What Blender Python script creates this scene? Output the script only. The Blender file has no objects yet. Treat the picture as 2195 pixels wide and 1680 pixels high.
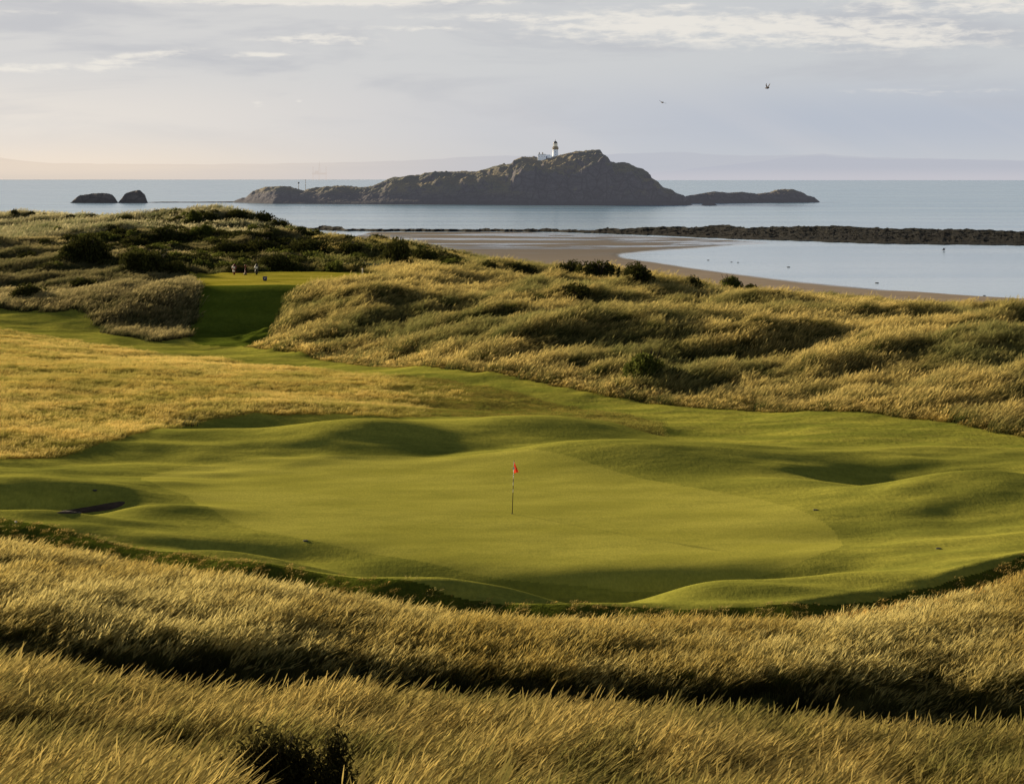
import bpy, math, random
import numpy as np
random.seed(7); RNG = np.random.default_rng(11)
SC = bpy.context.scene; COL = SC.collection
F = 4268.0; HX = 1097.5; HY = 380.0; CAMZ = 24.0
SUN_EL, SUN_AZ = math.radians(10.8), math.radians(-44)     # azimuth measured from +Y, negative = left

# ------------------------------------------------------------------ helpers
def tag(o, label=None, cat=None, group=None, kind=None):
    if label: o['label'] = label
    if cat: o['category'] = cat
    if group: o['group'] = group
    if kind: o['kind'] = kind
    return o
def empty(name, loc=(0, 0, 0), rz=0):
    o = bpy.data.objects.new(name, None); COL.objects.link(o)
    o.location = loc; o.rotation_euler = (0, 0, rz); o.empty_display_size = .2
    return o
def wpos(px, py, D):
    return ((px-HX)*D/F, D, CAMZ-(py-HY)*D/F)
def smooth(a, b, x):
    t = np.clip((x-a)/(b-a), 0, 1); return t*t*(3-2*t)

def hash2(ix, iy, seed):
    n = (ix.astype(np.int64)*374761393 + iy.astype(np.int64)*668265263 + seed*1442695041) & 0x7fffffff
    n = ((n ^ (n >> 13))*1274126177) & 0x7fffffff
    n = n ^ (n >> 16)
    return (n & 0xffff)/65535.0
def gnoise(x, y, seed=0):
    x = np.asarray(x, float); y = np.asarray(y, float)
    ix = np.floor(x); iy = np.floor(y); fx = x-ix; fy = y-iy
    ux = fx*fx*fx*(fx*(fx*6-15)+10); uy = fy*fy*fy*(fy*(fy*6-15)+10)
    def g(dx, dy):
        a = hash2(ix+dx, iy+dy, seed)*6.2831853
        return np.cos(a)*(fx-dx)+np.sin(a)*(fy-dy)
    n = (g(0, 0)*(1-ux)+g(1, 0)*ux)*(1-uy)+(g(0, 1)*(1-ux)+g(1, 1)*ux)*uy
    return n*1.5
def fbm(x, y, octv=4, seed=0, gain=.5, ridged=False):
    s = 0; a = 1; t = 0
    for k in range(octv):
        n = gnoise(x*2**k+13.7*k, y*2**k-7.3*k, seed+k)
        if ridged: n = 1-2*np.abs(n)
        s = s+n*a; t += a; a *= gain
    return s/t
def pip(px, py, poly):
    inside = np.zeros(np.shape(px), bool); n = len(poly); j = n-1
    for i in range(n):
        xi, yi = poly[i]; xj, yj = poly[j]
        if yi != yj:
            c = ((yi > py) != (yj > py)) & (px < (xj-xi)*(py-yi)/(yj-yi)+xi)
            inside ^= c
        j = i
    return inside
def lerp(x, pts):
    return np.interp(x, [p[0] for p in pts], [p[1] for p in pts])

def npmesh(name, verts, faces, mats=(), midx=None, smoothf=True, normals=None):
    """faces: (n,4) or (n,3) int array"""
    verts = np.asarray(verts, np.float32); faces = np.asarray(faces, np.int32)
    me = bpy.data.meshes.new(name); k = faces.shape[1]; n = len(faces)
    me.vertices.add(len(verts)); me.vertices.foreach_set('co', verts.ravel())
    me.loops.add(n*k); me.loops.foreach_set('vertex_index', faces.ravel())
    me.polygons.add(n); me.polygons.foreach_set('loop_start', np.arange(0, n*k, k, dtype=np.int32))
    me.polygons.foreach_set('loop_total', np.full(n, k, np.int32))
    me.polygons.foreach_set('use_smooth', np.full(n, smoothf, bool))
    for m in mats: me.materials.append(m)
    if midx is not None: me.polygons.foreach_set('material_index', np.asarray(midx, np.int32))
    me.update(calc_edges=True)
    if normals is not None: me.normals_split_custom_set_from_vertices(normals.tolist())
    return me
def mobj(name, me, parent=None):
    o = bpy.data.objects.new(name, me); COL.objects.link(o)
    if parent: o.parent = parent
    return o
def attr(me, name, vals, typ='FLOAT', dom='POINT'):
    a = me.attributes.new(name, typ, dom)
    a.data.foreach_set('vector' if typ == 'FLOAT_VECTOR' else 'value', np.asarray(vals, np.float32 if typ != 'INT' else np.int32).ravel())

class MB:
    """collects simple solids into one mesh"""
    def __init__(s): s.v = []; s.f = []
    def add(s, v, f):
        b = len(s.v); s.v += [tuple(p) for p in v]; s.f += [tuple(i+b for i in q) for q in f]
    def box(s, c, d, rz=0):
        cx, cy, cz = c; a, b, e = d[0]/2, d[1]/2, d[2]/2; co, si = math.cos(rz), math.sin(rz)
        v = [(cx+x*co-y*si, cy+x*si+y*co, cz+z) for x, y, z in
             [(-a,-b,-e),(a,-b,-e),(a,b,-e),(-a,b,-e),(-a,-b,e),(a,-b,e),(a,b,e),(-a,b,e)]]
        s.add(v, [(0,3,2,1),(4,5,6,7),(0,1,5,4),(1,2,6,5),(2,3,7,6),(3,0,4,7)])
    def tube(s, pts, rad, n=8):
        import mathutils
        P = [mathutils.Vector(p) for p in pts]; R = rad if hasattr(rad, '__len__') else [rad]*len(P); v = []
        for i, p in enumerate(P):
            t = (P[min(i+1, len(P)-1)]-P[max(i-1, 0)]).normalized()
            a = t.cross(mathutils.Vector((0, 1, .01)) if abs(t.y) < .9 else mathutils.Vector((1, 0, 0))).normalized(); b = t.cross(a)
            for k in range(n):
                th = 2*math.pi*k/n; q = p+(a*math.cos(th)+b*math.sin(th))*R[i]; v.append(tuple(q))
        f = []
        for i in range(len(P)-1):
            for k in range(n):
                f.append((i*n+k, i*n+(k+1) % n, (i+1)*n+(k+1) % n, (i+1)*n+k))
        f.append(tuple(range(n))[::-1]); f.append(tuple((len(P)-1)*n+k for k in range(n)))
        s.add(v, f)
    def lathe(s, c, prof, n=20):
        v = []; f = []
        for r, z in prof:
            for k in range(n):
                th = 2*math.pi*k/n; v.append((c[0]+r*math.cos(th), c[1]+r*math.sin(th), c[2]+z))
        m = len(prof)
        for i in range(m-1):
            for k in range(n): f.append((i*n+k, i*n+(k+1) % n, (i+1)*n+(k+1) % n, (i+1)*n+k))
        f.append(tuple(range(n))[::-1]); f.append(tuple((m-1)*n+k for k in range(n)))
        s.add(v, f)
    def build(s, name, mat, parent=None, sm=False):
        me = bpy.data.meshes.new(name); me.from_pydata(s.v, [], s.f); me.materials.append(mat)
        if sm:
            for p in me.polygons: p.use_smooth = True
        me.update(); return mobj(name, me, parent)

# ------------------------------------------------------------------ materials
def newmat(name):
    m = bpy.data.materials.new(name); m.use_nodes = True; nt = m.node_tree; nt.nodes.clear()
    out = nt.nodes.new('ShaderNodeOutputMaterial'); return m, nt, out
class N:
    """tiny node helper"""
    def __init__(s, nt): s.nt = nt
    def n(s, t, **kw):
        nd = s.nt.nodes.new(t)
        for k, v in kw.items(): setattr(nd, k, v)
        return nd
    def link(s, a, b): s.nt.links.new(a, b)
    def inp(s, nd, k, v):
        if hasattr(v, 'is_output') or isinstance(v, bpy.types.NodeSocket): s.link(v, nd.inputs[k])
        else: nd.inputs[k].default_value = v
    def math(s, op, a, b=0.0, c=None, clamp=False):
        nd = s.n('ShaderNodeMath', operation=op); nd.use_clamp = clamp
        s.inp(nd, 0, a); s.inp(nd, 1, b)
        if c is not None: s.inp(nd, 2, c)
        return nd.outputs[0]
    def ss(s, x, a, b):
        nd = s.n('ShaderNodeMapRange', interpolation_type='SMOOTHSTEP')
        s.inp(nd, 0, x); s.inp(nd, 1, a); s.inp(nd, 2, b); return nd.outputs[0]
    def mapr(s, x, a, b, c, d):
        nd = s.n('ShaderNodeMapRange'); s.inp(nd, 0, x); s.inp(nd, 1, a); s.inp(nd, 2, b); s.inp(nd, 3, c); s.inp(nd, 4, d); return nd.outputs[0]
    def noise(s, vec, scale, detail=4, rough=.55, dist=0):
        nd = s.n('ShaderNodeTexNoise'); s.inp(nd, 'Vector', vec); s.inp(nd, 'Scale', scale)
        s.inp(nd, 'Detail', detail); s.inp(nd, 'Roughness', rough); s.inp(nd, 'Distortion', dist); return nd.outputs[0]
    def mix(s, f, a, b, bl='MIX'):
        nd = s.n('ShaderNodeMix', data_type='RGBA', blend_type=bl); s.inp(nd, 0, f)
        for k, v in ((6, a), (7, b)):
            if isinstance(v, (tuple, list)): v = tuple(v)+(1,) if len(v) == 3 else v
            s.inp(nd, k, v)
        return nd.outputs[2]
    def pos(s): return s.n('ShaderNodeNewGeometry').outputs['Position']
    def scale(s, vec, sc):
        nd = s.n('ShaderNodeVectorMath', operation='MULTIPLY'); s.inp(nd, 0, vec); nd.inputs[1].default_value = sc; return nd.outputs[0]
    def bump(s, h, strength=.5, dist=.1):
        nd = s.n('ShaderNodeBump'); s.inp(nd, 'Height', h); s.inp(nd, 'Strength', strength); s.inp(nd, 'Distance', dist); return nd.outputs[0]
def simple(name, col, rough=.6, var=.25, vs=3.0, metal=0, emit=None, es=0):
    m, nt, out = newmat(name); h = N(nt); b = h.n('ShaderNodeBsdfPrincipled')
    tc = h.n('ShaderNodeTexCoord').outputs['Object']; nz = h.noise(tc, vs, 4)
    c = h.mix(h.mapr(nz, .3, .7, 0, 1), tuple(x*(1-var) for x in col), tuple(min(1, x*(1+var)) for x in col))
    h.inp(b, 'Base Color', c); h.inp(b, 'Roughness', rough); h.inp(b, 'Metallic', metal)
    if emit: h.inp(b, 'Emission Color', tuple(emit)+(1,)); h.inp(b, 'Emission Strength', es)
    h.link(b.outputs[0], out.inputs[0]); return m

def mown(name, c1, c2, c3, fine=14.0, sheen=.3, bmp=.25):
    m, nt, out = newmat(name); h = N(nt); b = h.n('ShaderNodeBsdfPrincipled'); p = h.pos()
    big = h.noise(h.scale(p, (.16, .4, .3)), 1, 4, .6)
    med = h.noise(h.scale(p, (.9, 1.8, 1)), 1, 5, .65)
    fin = h.noise(h.scale(p, (fine*.45, fine*.16, fine*.3)), 1, 4, .75)
    c = h.mix(h.ss(big, .36, .64), c1, c2)
    c = h.mix(h.math('MULTIPLY', h.ss(med, .48, .72), .55), c, c3)
    c = h.mix(h.mapr(fin, .25, .75, .55, 0), c, (c1[0]*.35, c1[1]*.4, c1[2]*.4))
    h.inp(b, 'Base Color', c); h.inp(b, 'Roughness', .95); h.inp(b, 'Specular IOR Level', 0.0)
    h.inp(b, 'Sheen Weight', 0.0); h.inp(b, 'Sheen Roughness', .6); h.inp(b, 'Sheen Tint', (1, .9, .35, 1))
    h.link(h.bump(h.math('ADD', fin, h.math('MULTIPLY', med, 2.0)), bmp, .05), b.inputs['Normal'])
    h.link(b.outputs[0], out.inputs[0]); return m
def grassmat(name, base, mid, tips, patch, pscale=.12, trans=.55, rm=.85):
    """t attribute runs 0 (root) to 1 (tip); patches by world position"""
    m, nt, out = newmat(name); h = N(nt); p = h.pos()
    t = h.n('ShaderNodeAttribute', attribute_name='t').outputs['Fac']
    r = h.n('ShaderNodeAttribute', attribute_name='r').outputs['Fac']
    pn = h.noise(h.scale(p, (1, .7, .3)), pscale, 4, .6, .4)
    pn2 = h.noise(p, pscale*6, 3, .6)
    f = h.ss(h.math('ADD', h.math('MULTIPLY', pn, .75), h.math('MULTIPLY', pn2, .25)), .42, .6)
    tip = h.mix(f, tips, patch)
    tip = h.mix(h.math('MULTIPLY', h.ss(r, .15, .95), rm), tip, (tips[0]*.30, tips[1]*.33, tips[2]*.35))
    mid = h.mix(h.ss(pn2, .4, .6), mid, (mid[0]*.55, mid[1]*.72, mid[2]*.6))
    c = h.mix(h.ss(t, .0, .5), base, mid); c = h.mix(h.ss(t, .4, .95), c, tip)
    d = h.n('ShaderNodeBsdfDiffuse'); h.inp(d, 0, c)
    tr = h.n('ShaderNodeBsdfTranslucent'); h.inp(tr, 0, c)
    mx = h.n('ShaderNodeMixShader'); h.inp(mx, 0, trans); h.link(d.outputs[0], mx.inputs[1]); h.link(tr.outputs[0], mx.inputs[2])
    h.link(mx.outputs[0], out.inputs[0]); return m

# ------------------------------------------------------------------ terrain height
def G(px, py, z):
    D = (CAMZ-z)*F/(py-HY); return ((px-HX)*D/F, D, z)
W = wpos
CP = [  # foreground dune
 (0,0,22.2),(-9,4,21.8),(9,4,21.2),(-6,14,19.0),(0,14,18.9),(6,14,18.6),(-16,14,19.4),(16,14,18.2),
 (-8,29,16.0),(0,29,15.75),(8,29,15.05),(-18,28,16.4),(18,28,14.0),(-4,22,17.25),(4,22,16.75),
 (-10,39,10.4),(0,39,9.9),(10,39,9.8),(-22,39,10.8),(22,39,10),(-11,46,10.2),(0,45,9.8),(11,45,9.8),
 (-14,55,11.6),(-6,53.5,11.3),(0,53,11.0),(6,52,10.95),(12.5,51,10.8),(-25,55,11.8),(24,51,11.1),
]
CP += [G(*a) for a in [
 (-500,1130,11.2),(0,1145,10.9),(300,1180,10.7),(700,1245,10.5),(1100,1290,10.4),(1600,1292,10.4),(2000,1255,10.75),(2195,1215,11.0),(2700,1150,11.6),
 (100,1090,10.6),(400,1080,10.55),(700,1080,10.5),(1100,1100,10.42),(1500,1120,10.45),(1750,1130,10.6),(2050,1110,10.7),(900,1000,10.5),(1300,1020,10.5),(600,1010,10.5),
 (-400,1000,11.2),(0,1000,10.85),(300,960,10.9),(600,915,10.7),(1000,915,10.6),(1400,925,10.55),(1800,950,10.55),(2195,985,10.8),(2700,1000,11.3),
 (0,900,11.3),(400,870,11.0),(800,850,10.7),(0,800,11.45),(400,790,11.0),(0,725,10.9),(-500,850,11.8),(-400,720,11.4),
 (500,748,9.95),(750,790,10.15),(1200,858,10.4),(1600,890,10.5),(2195,960,10.6),(300,722,10.1),(2600,1000,11)]]
CP += [W(*a) for a in [
 (700,660,183),(900,640,190),(950,580,235),(1200,600,235),(1400,610,228),(1600,640,215),(1800,694,185),(2000,690,180),(2195,680,168),(2500,680,165),
 (1300,760,136),(1300,700,152),(1300,640,190),(2195,860,112),(2195,750,131),(2500,800,125),(1800,808,125),(1800,725,147),
 (1600,788,132),(1600,705,152),(1570,665,185),(1000,745,150),(1000,665,178),(800,705,166),(850,612,205),
 (500,452,380),(400,462,370),(620,478,360),(740,505,350),(840,532,330),(980,560,300),(1100,578,280),
 (500,525,300),(500,570,245),(300,565,240),(300,515,320),(190,545,270),(0,605,220),(0,565,260),(0,505,350),(0,468,450),(250,478,430),(-400,480,450),(-400,600,220),(850,575,240),
 (0,655,192),(150,665,190),(560,588,212)]]
CP += [(-60,560,6),(-20,480,6),(-150,560,8),(-100,640,-1),(-20,560,1.0),(-250,560,8),(20,330,5),(-10,400,5),(50,300,4.5),(90,250,6),(40,400,1.2),(120,320,2),(160,330,2),(22,240,9.5),(45,225,9.0),(60,215,8.5),(0,520,.8),(100,400,.6),(200,420,.6),(-60,720,-1)]
CP = np.array(CP, float)
def logY(y): return 90*np.log(np.maximum(y, -20)+30)
def tps_fit(P, lam=.02):
    x = np.c_[P[:, 0]*90/(P[:, 1]+30), logY(P[:, 1])]; n = len(P)
    d = np.hypot(x[:, None, 0]-x[None, :, 0], x[:, None, 1]-x[None, :, 1]); K = d*d*np.log(d+1e-9)
    K += np.eye(n)*lam*100
    A = np.zeros((n+3, n+3)); A[:n, :n] = K; A[:n, n] = 1; A[:n, n+1:] = x; A[n, :n] = 1; A[n+1:, :n] = x.T
    return x, np.linalg.solve(A, np.r_[P[:, 2], 0, 0, 0])
TX, TW = tps_fit(CP)
def tps(X, Y):
    x = X*90/(Y+30); y = logY(Y); s = TW[-3]+TW[-2]*x+TW[-1]*y
    for i in range(len(TX)):
        d2 = (x-TX[i, 0])**2+(y-TX[i, 1])**2; s = s+TW[i]*.5*d2*np.log(d2+1e-12)
    return s

BUMPS = [ # px, py (of its foot on the plain), amplitude, sigma x, sigma y, rotation deg
 (770,950,1.05,3.7,2.8,4),(560,922,-.6,3.0,2.4,0),(640,880,.3,4,2,0),(430,950,.3,3,2,10),(960,940,-.15,1.4,2,0),
 (1165,932,.95,4.2,2.8,0),(1130,950,-.15,2.6,2,0),
 (1335,988,.8,3.6,2.4,-4),(1120,985,.15,3,1.2,0),(1580,985,.24,3.6,2.2,-5),(1480,1010,.15,3,2,0),
 (1925,1028,-1.15,2.7,2.2,-4),(1640,985,.15,2,2,0),(1740,1045,.38,2.6,1.5,-10),(2150,1085,.62,4.4,2.2,6),(1960,1068,.32,2.6,1.1,0),
 (1850,1038,.34,3.2,.85,-41),(2100,1062,.25,3,.9,10),(2080,1120,-.18,3.4,1.2,0),(1900,1150,-.26,3.6,1.3,0),
 (960,1222,-.38,2.8,1.3,-8),(780,1195,-.2,3.2,1.0,-14),(900,1265,.26,2.4,.8,-8),(1090,1250,.2,1.5,.9,20),(1310,1236,-.34,2.2,1.3,18),(1230,1268,-.2,2.0,.7,6),(1420,1262,.08,2.4,.7,6),(1480,1235,.08,1.8,.8,10),(1380,1225,-.2,2.2,.9,12),(1130,1225,-.2,2,.8,0),
 (1650,1218,-.26,2.8,.9,4),(1560,1250,.16,2,.7,0),(1720,1250,-.14,2,.6,-4),(1850,1240,.15,3,.9,0),(600,1235,.2,2.4,.8,-14),(450,1172,-.2,2.6,1,-10),(520,1195,.18,2.2,.7,-12),(640,1170,-.16,2.4,.8,-10),
 (90,1062,.72,3.0,1.6,0),(-60,1085,.3,2,1.5,0),(100,1094,-1.15,2.9,.95,4),(350,1100,.42,1.8,1.1,0),(90,1130,.5,3.6,.9,-4),(290,1092,.22,1.0,.8,0),
 (60,985,-.25,3,1.5,6),(250,1000,-.2,4,1.6,4),(200,1158,.2,4,1,-6),(300,1135,-.15,3,1,-6),
 (2050,985,.25,4,2,0),(1750,935,.25,5,2.4,0),(2195,1000,-.25,4,2.2,0),(1650,935,-.25,4,2,0),(1450,930,-.3,3,2,0),
]
BW = []
for px, py, a, sx, sy, rt in BUMPS:
    X, Y, _ = G(px, py, 10.5); BW.append((X, Y, a*(1.6 if py > 1155 else 1), sx, sy, math.radians(rt)))
DUNEB = [ # world-placed knolls: px,py,D of top, amp, sx, sy, rot
 (310,615,188,2.5,5.6,5.0,-14),(120,655,192,.6,9,4,0),(1600,650,176,1.5,6.5,5,-18),(1480,690,158,.6,8,4,-20),(800,665,178,.9,8,4,-18),(1050,670,178,1.0,9,3.5,-14),
 (1290,650,190,1.0,9,4,-10),(1250,735,146,.7,7,3,-16),(1000,735,153,.6,7,2.6,-12),(2100,655,172,.8,8,5,0),(1900,660,185,.9,6,4,0),(1980,770,128,.6,7,3.5,-20),
 (1750,740,143,.7,7,3,-20),(1450,780,130,.5,6,2.6,-12),(2150,830,116,.5,4,2.6,-10),(700,695,172,.8,4,4,-30),(585,700,178,-1.2,3.4,6,0),
 (1000,590,228,.8,10,4,0),(1300,598,232,.9,9,4,0),(500,470,372,1.7,12,12,0),(430,470,372,1.2,8,10,0),(590,490,362,1.5,9,10,0),(200,510,320,1.2,14,10,0),(80,540,280,1.0,12,8,0),(60,610,218,1.0,8,5,0),(180,600,224,.9,7,5,0),
 (600,540,285,1.2,14,7,0),(700,535,300,1.2,10,7,0),(420,545,280,1.1,12,6,0),(860,560,270,1.0,10,6,0)]
DW = []
for px, py, D, a, sx, sy, rt in DUNEB:
    DW.append(((px-HX)*D/F, D, a, sx, sy, math.radians(rt)))
TEE_Z = 13.8
def tee_mask(X, Y):
    xl, xr = -32.5+(Y-188)*.12, -15.5+(Y-188)*.35
    m = smooth(xl-6, xl, X)*(1-smooth(xr, xr+7, X))
    yf = 187.5
    return m*smooth(yf-10.5, yf, Y)*(1-smooth(212, 224, Y))
def px_of(X, Y): return X/Y*F+HX
def mown_w(X, Y):
    """1 where the ground is mown and smooth (green, surrounds, fairway)"""
    px = px_of(X, Y)
    front = lerp(px, [(-600,76),(0,74.5),(450,69),(800,65.2),(1100,63.3),(1700,63.3),(2000,66),(2195,69),(2700,74)])
    dune = lerp(px, [(-600,210),(300,190),(420,182),(570,160),(700,150),(1000,133),(1300,121),(1600,115),(1900,109),(2195,101),(2700,95)])
    return smooth(front-1.5, front+1.5, Y)*(1-smooth(dune-2, dune+5, Y))
def gauss(X, Y, lst):
    s = 0
    for x, y, a, sx, sy, rt in lst:
        c, sn = math.cos(rt), math.sin(rt); dx, dy = X-x, Y-y
        u = (dx*c+dy*sn)/sx; v = (-dx*sn+dy*c)/sy; s = s+a*np.exp(-.5*(u*u+v*v))
    return s
SAND = [(400,489),(640,490),(740,497),(1100,497),(1300,502),(1500,511),(1600,516),(1680,521),(1600,526),(1500,534),(1400,541),(1325,548),(1340,552),(1400,560),(1500,575),(1600,588),(1700,600),(1900,619),(2100,634),(2195,640),(2700,668),(2700,1200),(300,1200)]
def height(X, Y):
    X = np.asarray(X, float); Y = np.asarray(Y, float)
    h = tps(X, Y)
    tm = tee_mask(X, Y)
    mw = mown_w(X, Y)
    land = 1-smooth(300, 420, Y+np.where(X < 0, X*1.2, 0))
    rough = (1-mw)*(1-tm)
    h = h+gauss(X, Y, BW)
    h = h+gauss(X, Y, DW)*(1-tm)
    # rough dune relief: wind-combed hummocks elongated up to the right
    c, s = math.cos(.6), math.sin(.6); U = X*c+Y*s; V = -X*s+Y*c
    dn = smooth(100, 135, Y)*rough
    far = smooth(210, 320, Y)
    h = h+dn*land*(fbm(U/24, V/9, 4, 3, .45)*2.1+fbm(U/5.5, V/2.8, 3, 9)*.62+fbm(X/1.8, Y/1.8, 2, 13)*.16*(1-.3*far)-.1+far*fbm(X/30, Y/30, 3, 5)*1.6)
    nr = (1-smooth(85, 100, Y))*rough
    h = h+nr*(fbm(X/5, Y/4, 3, 21)*.28+fbm(X/1.6, Y/1.3, 2, 22)*.07)
    h = h+mw*(fbm(X/9, Y/6, 3, 31)*.34)*smooth(97, 115, Y)+mw*fbm(X/4.0, Y/2.5, 2, 33)*.03+mw*(1-smooth(96, 104, Y))*smooth(.92, 1.15, np.sqrt((X/14.5)**2+((Y-81)/14)**2))*fbm(X/6, Y/3, 2, 35)*.22
    h = h*(1-tm)+(TEE_Z+.12*fbm(X/9, Y/9, 2, 41))*tm
    yb = lerp(px_of(X, np.maximum(Y, 1)), [(-900,54.9),(0,53.4),(1100,51.7),(2195,50.5),(3000,50)])+fbm(X/3.5, Y*0, 3, 27)*1.6
    h = h-1.7*(1-smooth(yb-2.2, yb+.1, Y))*smooth(34, 44, Y)
    fr_ = lerp(px_of(X, np.maximum(Y, 1)), [(-600,76),(0,74.5),(450,69),(800,65.2),(1100,63.3),(1700,63.3),(2000,66),(2195,69),(2700,74)])
    h = h-.42*smooth(fr_+.3, fr_-1.8, Y)*smooth(fr_-9, fr_-3, Y) if False else h-.42*(1-smooth(fr_-1.7, fr_+.4, Y))*smooth(fr_-9, fr_-3, Y)
    # sea shore
    sh = smooth(300, 420, Y+np.where(X < -10, (X+10)*.9, 0)*1.0)
    sh = sh*smooth(-95, -60, X*1.0-(Y-520)*.05) if True else sh
    py0 = HY+CAMZ*F/np.maximum(Y, 1); px = px_of(X, Y)
    sand = pip(px, py0, SAND)
    d = np.where(sand, .3, -.5)
    return h, d, sh

# grid -----------------------------------------------------------
ys = [0.0]
while ys[-1] < 1250:
    y = ys[-1]
    st = .4 if y < 34 else .3 if y < 57 else .1 if y < 84 else .17 if y < 98 else .24 if y < 125 else .45 if y < 200 else .9 if y < 300 else 1.8 if y < 420 else 4.0
    ys.append(y+st)
YS = np.array(ys); NU = 1000
us = np.linspace(-1, 1, NU)
GX = us[None, :]*(YS[:, None]*.40+14); GY = np.repeat(YS[:, None], NU, 1)
H0, SD, SH = height(GX, GY)
def boxblur(a, k):
    for _ in range(2):
        for ax in (0, 1):
            c = np.cumsum(np.concatenate([np.repeat(np.take(a, [0], ax), k+1, ax), a, np.repeat(np.take(a, [-1], ax), k, ax)], ax), ax)
            n = a.shape[ax]
            a = (np.take(c, range(2*k+1, 2*k+1+n), ax)-np.take(c, range(0, n), ax))/(2*k+1)
    return a
SD = boxblur(SD, 3)
GZ = np.where(SH > .999, SD, H0*(1-SH)+SD*SH)
GZ = np.where(GY > 560, np.where(SH > .5, SD, np.minimum(GZ, -.4)), GZ)
def sample(X, Y):
    """height of the ground mesh at world points"""
    X = np.asarray(X, float); Y = np.asarray(Y, float)
    r = np.interp(Y, YS, np.arange(len(YS))); r0 = np.clip(r.astype(int), 0, len(YS)-2); fr = r-r0
    def row(i):
        u = (X/(YS[i]*.40+14)+1)/2*(NU-1); u = np.clip(u, 0, NU-1.001); k = u.astype(int); fu = u-k
        return GZ[i, k]*(1-fu)+GZ[i, k+1]*fu
    return row(r0)*(1-fr)+row(r0+1)*fr
def ray(px, py, lo=12.0, hi=900.0):
    """first ground point on the sight line through a picture position"""
    t = np.exp(np.linspace(math.log(lo), math.log(hi), 6000)); X = (px-HX)*t/F; Z = CAMZ-(py-HY)*t/F
    g = sample(X, t); k = np.argmax(g >= Z)
    return (X[k], t[k], g[k])
print('grid', GX.shape)

# zones -------------------------------------------------------------
PX = px_of(GX, np.maximum(GY, .5)); PY = HY+(CAMZ-GZ)*F/np.maximum(GY, .5)
# smoothed plan outlines: given on the mean plain (z 10.5) so that mounds do not distort them
PYP = HY+(CAMZ-10.5)*F/np.maximum(GY, .5)
def catmull(P, n=8):
    P = [np.array(p, float) for p in P]; o = []
    for i in range(len(P)):
        a, b, c, d = P[i-1], P[i], P[(i+1) % len(P)], P[(i+2) % len(P)]
        for k in range(n):
            t = k/n; o.append(tuple(.5*((2*b)+(c-a)*t+(2*a-5*b+4*c-d)*t*t+(3*b-a-3*c+d)*t**3)))
    return o
GREEN = catmull([(300,1032),(350,1015),(425,1000),(550,989),(700,985),(900,984),(1097,987),(1200,998),(1347,1025),(1522,1055),(1647,1080),(1747,1115),(1797,1150),(1787,1180),(1647,1208),(1397,1216),(1097,1207),(900,1183),(700,1157),(550,1135),(475,1112),(430,1092),(400,1070),(320,1048)])
APRON_F = [(-900,1120),(0,1143),(225,1170),(450,1207),(650,1238),(800,1262),(950,1280),(1100,1288),(1300,1293),(1500,1294),(1700,1291),(1850,1281),(2000,1262),(2100,1243),(2195,1217),(2500,1120),(2800,1060)]
APRON_B = [(-900,1010),(0,997),(100,990),(200,977),(280,960),(330,944),(380,925),(450,908),(550,899),(700,897),(850,903),(1000,900),(1150,897),(1250,905),(1350,930),(1500,948),(1600,955),(1800,960),(2000,965),(2195,975),(2800,1010)]
DUNEFOOT = [(-900,690),(0,689),(180,696),(240,712),(330,722),(400,716),(440,700),(520,730),(565,738),(650,752),(760,775),(900,797),(1000,812),(1150,833),(1300,852),(1450,868),(1600,881),(1750,893),(1900,907),(2050,924),(2195,948),(2800,1000)]
ROUGHTOP = [(-900,715),(0,713),(120,722),(260,742),(400,752),(520,768),(620,785),(760,803),(900,820),(1050,838),(1200,862),(1320,880),(1420,905)]
wob = fbm(GX/3, GY/3, 3, 51)*8+fbm(GX/.9, GY/.9, 2, 52)*3
apron = (PYP < lerp(PX, APRON_F)+wob*.25) & (PYP > lerp(PX, APRON_B)+wob*.25)
between = (PYP <= lerp(PX, APRON_B)+wob*.3) & (PYP > lerp(PX, DUNEFOOT)+wob*.3)
leftrough = between & (PYP > lerp(PX, ROUGHTOP)+wob*.6) & (PX < 1420)
tmk = tee_mask(GX, GY)
TEEPOLY = catmull([(372,590),(395,602),(415,612),(425,660),(418,690),(395,708),(430,740),(560,740),(580,715),(600,680),(612,650),(650,616),(740,606),(830,598),(800,588),(740,583),(560,582),(450,586)])
teez = pip(PX, PY+wob*.3, TEEPOLY) & (GY > 160) & (GY < 222)
green = pip(PX, PYP, GREEN)
BUNK = catmull([(120,1099),(160,1092),(200,1085),(240,1078),(268,1075),(263,1083),(240,1092),(195,1098),(150,1101)])
bunker = pip(PX, PY, BUNK) & (GY > 77) & (GY < 92) & (np.gradient(GZ, axis=0)/np.gradient(GY, axis=0) > .04)
beach = (SH > .55) | ((GZ < 2.2) & (GY > 280))
zone = np.zeros(GX.shape, int)                    # 0 rough ground
zone[apron] = 1; zone[between & ~leftrough] = 2; zone[leftrough] = 3
zone[teez] = 4; zone[teez & (GY < 187.3)] = 9; zone[green] = 5; collar = (PYP < lerp(PX, APRON_F)+26+wob*.5) & (PYP >= lerp(PX, APRON_F)+wob*.25-1) & (GY < 90); zone[collar & (zone == 0)] = 8; zone[beach] = 7

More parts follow.
